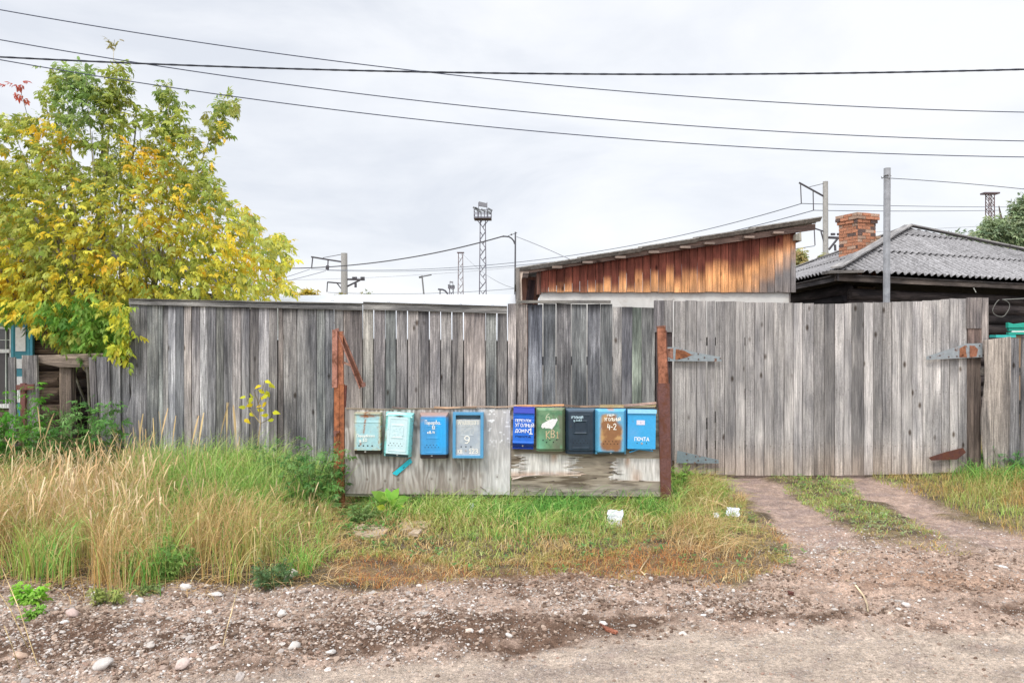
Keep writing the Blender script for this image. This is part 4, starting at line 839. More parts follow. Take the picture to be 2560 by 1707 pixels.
# ------------------------------------------------------------------ mailbox stand
MY = 7.40
st = thing('mailbox_stand', 'stand of two plywood boards hung between rusty steel posts in the grass', 'stand', (PX(1260, MY), MY, 0))
RU = (.36, .13, .06); RP = (.40, .19, .14); RD = (.145, .07, .062)
b = MB(); Y = MY
def plate(x0t, x1t, y0, x0b, x1b, y1, Y, d, col): b.prism([P(x0t, y0, Y), P(x1t, y0, Y), P(x1b, y1, Y), P(x0b, y1, Y)], (0, d, 0), col)
plate(835, 860, 961, 834, 860, 1290, Y, .05, RU); plate(836.5, 847.5, 961, 836, 847, 1290, Y-.008, .007, (.38, .14, .065)); plate(861, 866, 963, 861, 863, 1018, Y+.01, .04, (.14, .05, .045))
plate(843, 857, 828, 843, 858, 962, Y, .04, (.40, .16, .09)); plate(830.5, 842.5, 824, 830, 842, 969, Y-.02, .008, RP); plate(842.6, 844, 822, 842.6, 843.5, 968, Y-.02, .04, (.22, .09, .07))
b.prism([P(833, 828, Y-.022), P(838, 822, Y-.022), P(845, 820, Y-.022), P(847, 830, Y-.022), P(842, 824, Y-.022), P(836, 833, Y-.022)], (0, .03, 0), (.3, .15, .12))
b.prism([P(833, 1077, Y-.03), P(848, 1077, Y-.03), P(848, 1082, Y-.03), P(841, 1083, Y-.03), P(840, 1092, Y-.03), P(835, 1090, Y-.03)], (0, .03, 0), (.2, .09, .07))
b.prism([P(822, 1215, Y-.01), P(834, 1205, Y-.01), P(836, 1222, Y-.01), P(828, 1224, Y-.01)], (0, .02, 0), (.36, .22, .17))
local(b, st).build('steel_post', M['rust'], st)['label'] = 'orange rusty left steel post with an angle iron top'
b = MB()
def chan(a_, c_, wpx, Y):
    a0 = P(*a_, Y); c0 = P(*c_, Y); d = c0-a0; d /= np.linalg.norm(d); s_ = np.array((d[2], 0, -d[0])); wd = wpx/F*Y
    b.prism([a0-s_*wd/2, a0+s_*wd/2, c0+s_*wd/2, c0-s_*wd/2], (0, .004, 0), (.15, .07, .05))
    for sg, th in ((-1, .008), (1, .010)):
        e0 = a0+s_*sg*wd/2; e1 = c0+s_*sg*wd/2; b.prism([e0, e0+s_*th, e1+s_*th, e1], (0, -.03, 0), (.30, .15, .11) if sg < 0 else (.34, .17, .13))
chan((852, 832), (907, 966), 11, Y+.02); b.prism([P(903, 958, Y-.012), P(913, 955, Y-.012), P(914, 965, Y-.012), P(906, 969, Y-.012)], (0, .01, 0), (.2, .1, .08))
b.beam(P(857, 905, Y+.01), P(876, 913, Y+.01), .02, .02, (.34, .2, .15)); b.beam(P(856, 860, Y), P(900, 972, Y), .006, .012, (.33, .18, .13)); local(b, st).build('bracing_channel', M['rust'], st)
b = MB(); b.beam(P(893, 1238, Y+.1), P(928, 1300, Y+.4), .04, .05, (.13, .08, .06)); local(b, st).build('brace', M['rust'], st)
b = MB(); plate(1644, 1663.5, 815, 1648, 1670, 962, Y-.03, .05, (.36, .15, .09)); plate(1645, 1674, 958, 1653, 1679, 1275, Y-.04, .06, RD); plate(1664, 1667, 826, 1667, 1672, 958, Y, .02, (.16, .08, .07))
b.prism([P(1643, 815, Y-.035), P(1664, 813, Y-.035), P(1664, 818, Y-.035), P(1643, 818, Y-.035)], (0, .06, 0), (.24, .13, .1))
local(b, st).build('steel_post', M['rust'], st)['label'] = 'leaning dark brown right steel post'
# plywood boards as finely divided sheets
def plywood(name, x0, x1, ytl, ytr, ybl, ybr, fn, label):
    nx, nz = 560, 260; u, v_ = np.meshgrid(np.linspace(0, 1, nx), np.linspace(0, 1, nz)); px = x0+(x1-x0)*u; top = ytl+(ytr-ytl)*u+1.5*(fbm(px/9, px*0, 4)-.5); bot = ybl+(ybr-ybl)*u; py = bot+(top-bot)*v_
    C, dep, G = fn(px, py, u, v_); Yf = MY-.012-dep; X = (px-1280)/F*MY; Zz = CH-(py-853.5)/F*MY
    V = np.stack([X-st.location.x, Yf-st.location.y, Zz], -1).reshape(-1, 3); idx = np.arange(nx*nz).reshape(nz, nx)
    Fa = np.stack([idx[:-1, :-1], idx[:-1, 1:], idx[1:, 1:], idx[1:, :-1]], -1).reshape(-1, 4)
    rim = np.concatenate([idx[0], idx[1:, -1], idx[-1, -2::-1], idx[-2:0:-1, 0]]); Bk = V[rim].copy(); Bk[:, 1] = MY+.004-st.location.y; n0 = len(V); m_ = len(rim); k = np.arange(m_)
    side = np.stack([rim, n0+k, n0+(k+1) % m_, np.roll(rim, -1)], 1)[:, ::-1]
    Cc = np.concatenate([C.reshape(-1, 3), np.tile((.2, .17, .13), (m_, 1))]); Gg = np.concatenate([G.reshape(-1, 3), np.zeros((m_, 3))])
    o = mesh_arr(name, np.concatenate([V, Bk]), [Fa, side], M['ply'], st, Cc, Gg, False)
    bk = MB(); bk.add([P(x0, ytl+1, MY+.004)-np.array(st.location), P(x1, ytr+1, MY+.004)-np.array(st.location), P(x1, ybr, MY+.004)-np.array(st.location), P(x0, ybl, MY+.004)-np.array(st.location)], [(0, 1, 2, 3)], (.2, .17, .13)); bk.build('board_back', M['wood'], o); o['label'] = label
def pl_left(px, py, u, v_):
    wv = px/9+7*fbm(px/45, py/130, 11, 3); g1 = .5+.5*np.sin(wv*4.0+9*fbm(px/16, py/60, 12, 3)); n1 = fbm(px/20, py/70, 13, 4)
    c_ = mixc((.25, .225, .205), (.50, .475, .45), sm(.3, .7, np.clip(.28*g1+.72*n1, 0, 1))); c_ = mixc(c_, (.33, .265, .225), sm(.35, 0, v_)*.6)
    lt = sm(1200, 1216, px+6*(n1-.5))*(.6+.4*sm(.3, .8, n1)); c_ = mixc(c_, (.60, .59, .585), lt)
    c_ = mixc(c_, (.62, .61, .6), np.exp(-((px-1170)/16)**2)*sm(.3, .6, v_)*.25)
    dk = sm(1073, 1064, py+8*fbm(px/8, py/8, 14)-5)*sm(880, 870, px)+np.exp(-((py-1068)/7)**2)*((px > 1036) & (px < 1052)); c_ = mixc(c_, (.15, .13, .12), np.clip(dk, 0, 1)*.75)
    c_ = mixc(c_, (.20, .17, .14), sm(1023, 1018, py)*.7)
    sp = sm(.72, .80, vn(px/5, py/5, 15))*sm(1215, 1225, px)*sm(1130, 1090, py); c_ = mixc(c_, (.82, .82, .82), sp*.9)
    for kx, ky in ((919, 1197), (963, 1201), (996, 1198), (1080, 1196), (1125, 1197), (1160, 1195), (1243, 1191)):
        r = np.hypot((px-kx), (py-ky)*.8); c_ = mixc(c_, (.14, .11, .09), np.exp(-(r/2.6)**2)*.85); c_ = mixc(c_, (.4, .38, .35), np.exp(-((r-5)/1.5)**2)*.4)
    return c_, .0015*n1+.001*g1, np.stack([px/260, px*0, py/260], -1)
def pl_right(px, py, u, v_):
    n1 = fbm(px/60, py/7, 21, 4); n2 = fbm(px/22, py/22, 22, 4); c_ = mixc((.13, .10, .072), (.36, .305, .24), sm(.3, .7, n1)); c_ = mixc(c_, (.38, .35, .32), sm(1200, 1235, py+20*(n2-.5))*.6)
    jag = (vn(px*0+.1, py/3.2, 23)-.5)*38+(vn(px*0+.1, py/1.4, 24)-.5)*14
    z1 = sm(-3, 3, px-(1300+jag-10*sm(1150, 1182, py)*3))*sm(3, -3, px-(1440+jag*1.3))*sm(1132, 1136, py+6*n2-.03*(px-1280))*sm(1188, 1185, py-2)
    z1 = np.maximum(z1, sm(1168, 1172, py+.05*(px-1280))*sm(1186, 1184, py)*sm(1380, 1340, px+jag))
    jag2 = (vn(py/5, py*0+.3, 25)-.5)*30+(vn(py/1.8, py*0+.3, 26)-.5)*7
    z2 = sm(-2, 2, px-(1532+jag2))*sm(1142, 1145, py-.02*(px-1530))*sm(1200-0, 1196, py-.03*(px-1530))
    z = np.clip(np.maximum(z1, z2), 0, 1); lt = mixc((.54, .51, .48), (.72, .69, .66), sm(.3, .7, fbm(px/5, py/45, 27, 4)))
    rs = np.clip(np.exp(-((px-1385)/9)**2)*sm(1165, 1140, py)+np.exp(-((px-1567)/7)**2)*sm(1178, 1145, py)+.8*np.exp(-((px-1590)/13)**2)*sm(1150, 1200, py)+.8*sm(1172, 1186, py)*(px < 1480), 0, 1)*sm(.3, .6, n2+.15)
    lt = mixc(lt, (.42, .23, .13), rs*.75); lt = mixc(lt, (.25, .22, .2), np.exp(-((px-1374.5)/.9)**2)*.8); c_ = mixc(c_, lt, z)
    br = np.exp(-((py-(1187.5+6*np.exp(-((px-1290)/25)**2)))/1.8)**2)*((px < 1452)); c_ = mixc(c_, (.62, .50, .40), np.clip(br, 0, 1)*.9)
    c_ = mixc(c_, (.50, .48, .45), sm(1080, 1060, py)*0)
    c_ = mixc(c_, (.25, .22, .18), .5*np.exp(-((py-1130)/8)**2))
    vz = (z > .5); return c_, .0035*(1-z)+.0015*n1+.006*np.clip(br, 0, 1), np.stack([np.where(vz, px, py)/260, px*0+3, np.where(vz, py, px)/260], -1)
plywood('board_sheet', 863, 1275.5, 1021, 1021, 1233, 1236, pl_left, 'left plywood sheet, pale grey with whitish right edge')
plywood('board_sheet', 1278, 1650, 1019, 1019, 1237, 1239.5, pl_right, 'right plywood sheet with brown peeling veneer and bare patches')
b = MB(); b.prism([P(863, 1234.5, MY+.006), P(1650, 1241, MY+.006), P(1650, 1249, MY+.006), P(863, 1240, MY+.006)], (0, .045, 0), (.20, .19, .14), 0); b.box(PX(866, MY), PX(1648, MY), MY+.006, MY+.05, PZ(1030, MY)-.03, PZ(1030, MY)+.02, (.2, .16, .12), 0); local(b, st).build('rail', M['wood'], st)
b = MB()   # splinters and laths along the top edge
def strip(pts, Yq, th, hpx, col):
    for (x0, y0), (x1, y1) in zip(pts[:-1], pts[1:]): b.prism([P(x0, y0, Yq), P(x1, y1, Yq), P(x1, y1+hpx, Yq), P(x0, y0+hpx, Yq)], (0, th, 0), col, 0)
strip([(1085, 1016), (1120, 1017.5), (1150, 1016.5), (1192, 1015.5)], MY-.035, .03, 3.6, (.56, .38, .25)); strip([(1193, 1014.5), (1235, 1016), (1268, 1015.5), (1292, 1012)], MY-.03, .03, 3.2, (.50, .37, .27))
strip([(980, 1016), (992, 1018), (1014, 1020)], MY-.03, .02, 2.6, (.25, .17, .14)); strip([(866, 1019.5), (960, 1022), (1060, 1020), (1190, 1020)], MY-.02, .03, 2.6, (.22, .18, .13))
strip([(1291, 1013), (1330, 1012.5), (1380, 1011.5), (1410, 1011)], MY-.05, .04, 4, (.52, .28, .14)); strip([(1410, 1011.5), (1450, 1014.5), (1500, 1014)], MY-.045, .04, 3.5, (.28, .19, .13)); strip([(1500, 1012), (1560, 1012), (1640, 1010)], MY-.05, .05, 6.5, (.36, .27, .14)); strip([(1560, 1012), (1600, 1009), (1641, 1005)], MY-.06, .05, 5, (.40, .27, .21))
local(b, st).each('top_lath', M['wood'], st)
b = MB()   # bent nails
for x0, y0, x1, y1 in ((863, 1232, 875, 1218), (941, 1227, 957, 1219), (981, 1219, 999, 1229), (1066, 1223, 1078, 1229), (1087, 1228, 1091, 1221), (1176, 1224, 1192, 1227), (1201, 1216, 1216, 1227), (1281, 1228, 1291, 1220), (1310, 1230, 1314, 1221), (1401, 1223, 1411, 1238), (1427, 1223, 1436, 1233), (1503, 1234, 1520, 1223), (1541, 1225, 1545, 1235), (1637, 1227, 1645, 1238)):
    b.tube([P(x0, y0, MY-.02), P(x1, y1, MY-.03)], .0022, 5, (.12, .08, .07))
local(b, st).each('bent_nail', M['wire'], st)
b = MB()
for i in range(70):
    if i < 34: x_, y_ = random.choice([random.uniform(1290, 1312), random.uniform(1415, 1455)]), random.uniform(1134, 1186)
    elif i < 54: x_, y_ = random.uniform(1520, 1545), random.uniform(1144, 1198)
    else: x_, y_ = random.uniform(1285, 1640), random.uniform(1186, 1232)
    l_ = random.uniform(8, 26); h_ = random.uniform(.8, 2.4); sg = random.choice([-1, 1]); c_ = random.choice([(.64, .58, .51), (.10, .08, .06), (.14, .11, .085), (.50, .42, .34), (.42, .36, .30)])
    b.prism([P(x_, y_, MY-.018), P(x_+sg*l_, y_+h_*random.uniform(-.6, 1.2), MY-.0185), P(x_, y_+h_, MY-.018)][::sg], (0, -.0022, 0), c_, 0)
o = local(b, st).build('veneer_splinters', M['wood'], st); o['kind'] = 'stuff'
b = MB(); b.prism([P(1280, 1196, MY-.03), P(1305, 1189, MY-.025), P(1360, 1184.5, MY-.02), P(1425, 1185.5, MY-.02), P(1350, 1187.5, MY-.028), P(1310, 1191.5, MY-.035), P(1280, 1199, MY-.04)], (0, .003, 0), (.60, .50, .42), 0); local(b, st).build('peeling_veneer', M['wood'], st)

# ------------------------------------------------------------------ stroke lettering
def arc(cx, cy, rx, ry, a0, a1, n=8): return [(cx+rx*math.cos(math.radians(a0+(a1-a0)*i/n)), cy+ry*math.sin(math.radians(a0+(a1-a0)*i/n))) for i in range(n+1)]
GL = {'П': [[(0, 0), (0, 1), (.8, 1), (.8, 0)]], 'А': [[(0, 0), (.4, 1), (.8, 0)], [(.15, .35), (.65, .35)]], 'Р': [[(0, 0), (0, 1)], [(0, 1), (.45, 1), (.7, .88), (.7, .62), (.45, .48), (0, .48)]],
 'Д': [[(0, -.12), (0, .08), (.85, .08), (.85, -.12)], [(.12, .08), (.35, 1), (.7, 1), (.7, .08)]], 'О': [arc(.4, .5, .4, .5, 0, 360, 12)], 'В': [[(0, 0), (0, 1), (.45, 1), (.62, .85), (.45, .53), (0, .53)], [(.45, .53), (.7, .3), (.5, 0), (0, 0)]],
 'С': [arc(.42, .5, .42, .5, 50, 310, 10)], 'К': [[(0, 0), (0, 1)], [(.65, 1), (0, .48), (.7, 0)]], 'Г': [[(0, 0), (0, 1), (.65, 1)]], 'Е': [[(.65, 1), (0, 1), (0, 0), (.65, 0)], [(0, .52), (.55, .52)]],
 'У': [[(0, 1), (.38, .42)], [(.75, 1), (.25, 0), (.05, 0)]], 'Л': [[(0, 0), (.3, .9), (.42, 1), (.75, 1), (.75, 0)]], 'Н': [[(0, 0), (0, 1)], [(.7, 0), (.7, 1)], [(0, .5), (.7, .5)]],
 'Ы': [[(0, 1), (0, 0), (.35, 0), (.5, .22), (.35, .5), (0, .5)], [(.8, 0), (.8, 1)]], 'Й': [[(0, 1), (0, 0), (.7, 1), (.7, 0)], [(.2, 1.2), (.35, 1.12), (.5, 1.2)]], 'М': [[(0, 0), (.05, 1), (.42, .3), (.8, 1), (.85, 0)]],
 'Ч': [[(0, 1), (0, .6), (.2, .45), (.65, .5)], [(.65, 1), (.65, 0)]], 'Т': [[(0, 1), (.8, 1)], [(.4, 1), (.4, 0)]], 'Ь': [[(0, 1), (0, 0), (.45, 0), (.65, .22), (.45, .5), (0, .5)]],
 '№': [[(0, 0), (0, 1), (.5, 0), (.5, 1)]], '0': [arc(.35, .5, .35, .5, 0, 360, 12)], '1': [[(.1, .75), (.35, 1), (.35, 0)], [(.1, 0), (.6, 0)]], '2': [[(0, .8), (.1, .97), (.35, 1), (.6, .85), (.55, .6), (0, 0), (.65, 0)]],
 '3': [[(0, .9), (.3, 1), (.6, .82), (.5, .58), (.2, .53)], [(.2, .53), (.55, .45), (.65, .2), (.35, 0), (0, .08)]], '4': [[(.1, 1), (0, .4), (.6, .4)], [(.55, .8), (.5, 0)]], '6': [[(.5, 1), (.15, .75), (0, .35)], arc(.32, .28, .32, .28, 180, -180, 10)],
 '9': [arc(.35, .7, .33, .3, 0, 360, 10), [(.68, .7), (.62, .3), (.35, 0), (.08, .05)]], '.': [[(.1, 0), (.16, .08)]], '-': [[(.05, .45), (.4, .45)]], ' ': [],
 'а': [arc(.28, .27, .28, .27, 0, 360, 9), [(.56, .5), (.56, 0)]], 'р': [[(0, .5), (0, -.35)], arc(.27, .27, .27, .25, 170, -170, 8)], 'д': [arc(.28, .27, .28, .27, 0, 360, 9), [(.56, .5), (.56, -.3), (.3, -.4), (.1, -.25)]], 'о': [arc(.28, .27, .28, .27, 0, 360, 9)],
 'в': [[(0, .1), (.1, .9), (.35, .95), (.3, .6), (.05, .5), (.45, .45), (.5, .15), (.25, 0), (.05, .1)]], 'с': [arc(.28, .27, .28, .27, 50, 310, 8)], 'к': [[(0, 0), (0, .55)], [(.4, .55), (0, .25), (.45, 0)]], 'г': [[(0, 0), (0, .5), (.4, .5)]], 'и': [[(0, .5), (0, 0), (.4, .5), (.4, 0)]], 'л': [[(0, 0), (.2, .5), (.45, .5), (.45, 0)]], 'п': [[(0, 0), (0, .5), (.42, .5), (.42, 0)]]}
ADV = {c_: (max([p[0] for s_ in g for p in s_]) if g else .4) for c_, g in GL.items()}; ADV['.'] = .2; ADV['-'] = .45
def stroke_text(b, s, x0, x1, zt, zb, sw, yf, col, wob=.04, slant=0):
    """fill the box x0..x1, zt (top) .. zb (bottom)"""
    gapw = .28; tot = sum(ADV[c_]+gapw for c_ in s)-gapw; sx_ = (x1-x0)/tot; H = zt-zb; cx = x0; k = 0
    for c_ in s:
        ja = random.uniform(-wob, wob)*H
        for st_ in GL[c_]:
            pts = [(cx+px_*sx_+slant*py_*H+random.uniform(-wob, wob)*.3*H, zb+ja+py_*H+random.uniform(-wob, wob)*.3*H) for px_, py_ in st_]
            for (xa, za), (xb, zb_) in zip(pts[:-1], pts[1:]):
                dx, dz = xb-xa, zb_-za; l = math.hypot(dx, dz) or 1e-6; ux, uz = dx/l, dz/l; e_ = sw*.35; nx_, nz_ = -uz*sw/2, ux*sw/2; yy = yf-.00006*k; k = (k+1) % 30
                V = [(xa-ux*e_+nx_, yy, za-uz*e_+nz_), (xb+ux*e_+nx_, yy, zb_+uz*e_+nz_), (xb+ux*e_-nx_, yy, zb_+uz*e_-nz_), (xa-ux*e_-nx_, yy, za-uz*e_-nz_)]
                b.add(V, [(0, 3, 2, 1)], col)
        cx += (ADV[c_]+gapw)*sx_
# ------------------------------------------------------------------ mailboxes
U = MY/F*.995     # metres per photo pixel on the boards
def mailbox(label, cx, cy_, wpx, hpx, dep, tilt, hfn, cfn, lock=None, holes=(), hr_=.006, texts=(), lid=None, extra=None):
    Yb = MY-.014; t = thing('mailbox', label, 'mailbox', tuple(P(cx, cy_, Yb)), (0, math.radians(tilt), 0), 'mailboxes nailed to the boards')
    w_, h_ = wpx*U, hpx*U; nx, nz = 44, 60
    u, v_ = np.meshgrid(np.linspace(-1, 1, nx), np.linspace(-1, 1, nz)); X = u*w_/2; Z = v_*h_/2
    D = hfn(u, v_, w_, h_)*dep; V = np.stack([X, -D, Z], -1).reshape(-1, 3); C = cfn(u, v_, X/U, -Z/U).reshape(-1, 3)
    idx = np.arange(nx*nz).reshape(nz, nx); Fa = np.stack([idx[:-1, :-1], idx[:-1, 1:], idx[1:, 1:], idx[1:, :-1]], -1).reshape(-1, 4)
    rim = np.concatenate([idx[0], idx[1:, -1], idx[-1, -2::-1], idx[-2:0:-1, 0]]); Bk = V[rim].copy(); Bk[:, 1] = 0.004; n0 = len(V); m_ = len(rim); k = np.arange(m_)
    side = np.stack([rim, n0+k, n0+(k+1) % m_, np.roll(rim, -1)], 1)[:, ::-1]
    body = mesh_arr('body', np.concatenate([V, Bk]), [Fa, side], M['paint'], t, np.concatenate([C, C[rim]]))
    F_ = lambda x_, y_: (x_*U, -y_*U)      # offsets in photo pixels from the box centre
    fd = float(np.max(D[10:50, 8:36]))
    def depth_at(x_, z_):
        return float(hfn(np.array([[x_/(w_/2)]]), np.array([[z_/(h_/2)]]), w_, h_)[0, 0])*dep
    if holes:
        b = MB()
        for hx, hy in holes:
            x_, z_ = F_(hx, hy); y_ = -depth_at(x_, z_)-.0008; b.tube([(x_, y_, z_), (x_, y_+.0005, z_)], hr_, 10, (.008, .008, .01))
        b.each('vent_hole', M['plain'], t)
    if lock:
        b = MB(); x_, z_ = F_(lock[0], lock[1]); y_ = -depth_at(x_, z_); b.tube([(x_, y_+.004, z_), (x_, y_-.005, z_)], lock[2], 14, (.55, .54, .52)); b.tube([(x_, y_-.005, z_), (x_, y_-.0065, z_)], lock[2]*.35, 8, (.08, .08, .08)); b.build('lock', tinted('lock_metal', .35, .5, 20, .1, metal=.6), t)
    if texts:
        b = MB()
        for s, x0, x1, y0, y1, sw, col in texts:
            xa, za = F_(x0, y0); xb, zb = F_(x1, y1); stroke_text(b, s, xa, xb, za, zb, sw*U, -fd-.0016, col)
        b.build('lettering', M['ink'], t)
    if extra: extra(t, F_, fd)
    return t
def frustum(bd=.16, bt=.1, bb=.14, d0=.62, emb=None):
    def f(u, v_, w_, h_):
        e_ = np.minimum((1-np.abs(u))/bd, (1-v_)/bt); r = np.clip(e_, 0, 1); d = d0+(1-d0)*r; d = d-.12*(v_ < -1+bb)
        if emb: d = d+emb(u, v_)
        return d
    return f
def ringe(u, v_, x0, x1, z0, z1, t=.045, a=.035):
    dx = np.maximum(x0-u, u-x1); dz = np.maximum(z0-v_, v_-z1)*1.45; s = np.maximum(dx, dz); return a*np.exp(-(s/t)**2)
def edgy(u, v_, p=.06, s=1): return np.clip(1-np.minimum(1-np.abs(u), (1-np.abs(v_))*1.4)/p, 0, 1)
def nz_(x, y, sc_, s): return fbm(x/sc_+40, y/sc_+40, s, 4)
def rowh(cx, y, n, step): return [(cx+(i-(n-1)/2)*step, y) for i in range(n)]
RUSTC = (.30, .11, .04)
# 1 pale blue, rust
def c1(u, v_, x, y):
    n = nz_(x, y, 9, 31); c_ = mixc((.30, .54, .60), (.40, .62, .64), n); yel = np.clip(edgy(u, v_, .22)+sm(-.5, -.95, v_)*.6, 0, 1)*sm(.3, .6, n+.1); c_ = mixc(c_, (.48, .42, .26), yel*.9)
    r = np.exp(-((x+5+.12*(y+38))/(2.2+2.5*sm(-30, -44, y)))**2)*sm(5, -5, y)*sm(.25, .5, nz_(x, y, 3, 33))+np.exp(-((y+43)/2.6)**2)*sm(24, 14, np.abs(x))*.9
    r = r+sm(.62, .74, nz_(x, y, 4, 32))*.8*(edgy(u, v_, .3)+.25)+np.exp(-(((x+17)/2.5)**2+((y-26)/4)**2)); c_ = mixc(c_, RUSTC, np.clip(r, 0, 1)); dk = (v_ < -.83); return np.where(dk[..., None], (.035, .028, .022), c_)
def h1(u, v_, w_, h_): return np.where(v_ < -.82, .9+(v_+.82)*.4, 1)+.04*np.exp(-((v_-.55)/.03)**2)+np.where(v_ > .9, .12, 0)
W1 = (.84, .85, .80)
mailbox('pale blue mailbox with orange rust streak, first at the left post', 923.5, 1080.5, 64, 103, .10, .3, h1, c1, (-5.5, 45, .008), rowh(-6.5+2, 30, 4, 10.8), .0075,
        [('Парадовского'.replace('П', 'П').lower().replace('п', 'П'), -26, 18, 1, 8, 1.1, W1), ('д.10', -20, -1, 12, 19, 1.5, W1)])
# 2 mint
emb2 = lambda u, v_: ringe(u, v_, -.42, .35, -.12, .45)+ringe(u, v_, -.62, .62, -.72, .75, .03, .03)+.02*sm(.45, .7, fbm(u*6, v_*8, 5))*((np.abs(u) < .35) & (v_ > -.05) & (v_ < .4))
def c2(u, v_, x, y):
    n = nz_(x, y, 14, 34); face = (np.abs(u) < .8) & (v_ < .86) & (v_ > -.88); c_ = mixc((.22, .60, .60), (.26, .66, .64), n); c_ = np.where(face[..., None], mixc((.50, .70, .74), (.60, .76, .80), n), c_); c_ = mixc(c_, (.24, .62, .62), sm(.55, .8, u)*.7)
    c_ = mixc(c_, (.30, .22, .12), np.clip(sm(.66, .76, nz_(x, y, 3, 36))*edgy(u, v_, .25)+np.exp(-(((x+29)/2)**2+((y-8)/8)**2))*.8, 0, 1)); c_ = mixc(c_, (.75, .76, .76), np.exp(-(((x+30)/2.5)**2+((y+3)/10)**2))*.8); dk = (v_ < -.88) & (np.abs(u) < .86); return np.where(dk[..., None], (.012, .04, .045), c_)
def ex2(t, F_, fd):
    b = MB(); x0, z0 = F_(-33, -47); x1, z1 = F_(33, -52)
    b.prism([(x0, -fd*.8, z0), (F_(33, 0)[0], -fd*.8, F_(0, -45)[1]), (F_(30, 0)[0], -fd*.5, F_(0, -51)[1]), (0, -fd*.45, F_(0, -56)[1]), (F_(-28, 0)[0], -fd*.5, F_(0, -54)[1])], (0, -.02, 0), (.42, .72, .68)); b.prism([(F_(-12, 0)[0], -fd*.9-.01, F_(0, -49)[1]), (F_(12, 0)[0], -fd*.9-.01, F_(0, -49.5)[1]), (F_(2, 0)[0], -fd*.9-.01, F_(0, -46)[1])], (0, -.006, 0), (.05, .06, .06)); b.each('lid', M['paint'], t)
mailbox('mint and white mailbox hanging crooked above the broken turquoise flap', 999, 1084, 68, 108, .11, 3.6, frustum(.17, .1, .13, .6, emb2), c2, (1, 49, .008), rowh(-5, 20.5, 4, 8.3)+rowh(-5, 26, 5, 8.3), .0042, (), None, ex2)
# 3 bright blue, brown lid
def c3(u, v_, x, y):
    n = nz_(x, y, 12, 37); f = sm(.2, .55, u+.2)*sm(-.4, .2, v_+.5); c_ = mixc((.06, .27, .55), (.02, .36, .78), np.clip(.4*n+.8*f, 0, 1)); c_ = mixc(c_, (.20, .33, .45), edgy(u, v_, .25)*.6*n)
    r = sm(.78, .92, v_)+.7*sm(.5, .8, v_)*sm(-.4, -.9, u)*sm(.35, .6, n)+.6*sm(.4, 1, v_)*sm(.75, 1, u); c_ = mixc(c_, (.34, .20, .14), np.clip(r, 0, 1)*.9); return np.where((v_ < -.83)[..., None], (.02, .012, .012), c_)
emb3 = lambda u, v_: ringe(u, v_, -.48, .36, -.1, .43, .045, .02)+ringe(u, v_, -.6, .6, -.74, .7, .03, .02)
mailbox('bright blue mailbox with rusty orange brown top rim, between the mint and framed ones', 1087, 1086, 70, 112, .11, 0, frustum(.12, .14, .16, .6, emb3), c3, (-5, 49, .008), rowh(-4.5, 22.5, 4, 8.3)+rowh(-4.5, 28, 5, 8.3), .0042,
        [('Парадовск.', -21, 18, -39, -29, 1.0, W1), ('12', -4, 3, -24, -17.5, 1.4, W1), ('кв.4', -15, 2, -12.5, -6.5, 1.3, W1)])
# 4 framed blue-grey
def h4(u, v_, w_, h_): ins = (np.abs(u) < .79) & (v_ < .88) & (v_ > -.87); return np.where(ins, .72, 1.0)+np.where(ins & (v_ > .72), -.35, 0)+.02*ringe(u, v_, -.5, .35, -.02, .4, .04, 1)
def c4(u, v_, x, y):
    n = nz_(x, y, 16, 39); c_ = mixc((.07, .27, .48), (.10, .33, .56), n); face = (np.abs(u) < .79) & (v_ < .72) & (v_ > -.87); c_ = np.where(face[..., None], mixc((.36, .41, .47), (.46, .50, .53), sm(.3, .7, n)), c_)
    em = (np.abs(u+.05) < .42) & (v_ > .0) & (v_ < .4); c_ = np.where((face & em)[..., None], mixc((.36, .41, .45), (.46, .49, .51), sm(.4, .6, nz_(x, y, 3, 40))), c_); top = (np.abs(u) < .79) & (v_ >= .72) & (v_ < .88); return np.where(top[..., None], (.06, .14, .20), c_)
mailbox('grey fronted mailbox in a deep blue frame painted with a 9', 1171.5, 1085, 76, 112, .10, .3, h4, c4, (-6, 38.5, .010), [(-17, 29), (-5.5, 29), (7, 29)], .0065,
        [('ПАРАДОВСКОГО', -28.5, 26, -36, -26, 1.15, (.82, .80, .72)), ('9', -9, 3, 2, 20, 2.4, (.85, .83, .76)), ('КВ.', -25, -12, 36, 45, 1.5, (.85, .80, .72)), ('123', 2, 24, 34, 45, 1.6, (.85, .80, .72))])
# 5 dark blue narrow
def h5(u, v_, w_, h_): return np.where(v_ > .70, .72, 1.0)-.4*sm(-.72, -.95, v_)+.05*np.exp(-((v_-.66)/.03)**2)+.05*np.exp(-((v_+.68)/.04)**2)-.07*np.exp(-((v_-.45)/.02)**2)
def c5_(u, v_, x, y): n = nz_(x, y, 10, 41); c_ = mixc((.01, .11, .55), (.015, .16, .68), n); c_ = np.where((v_ > .70)[..., None], (.008, .03, .33), c_); return np.where((v_ < -.70)[..., None], (.005, .045, .38), c_)
WH = (.84, .85, .86)
def ex5(t, F_, fd):
    b = MB(); x0, za = F_(-26, -53); x1, zb = F_(26, -38); b.prism([(x0, -fd*.6, za), (x1, -fd*.6, za), (x1, -fd*1.02-.006, zb), (x0, -fd*1.02-.006, zb)], (0, .006, 0), (.008, .025, .30)); b.each('lid', M['paint'], t)
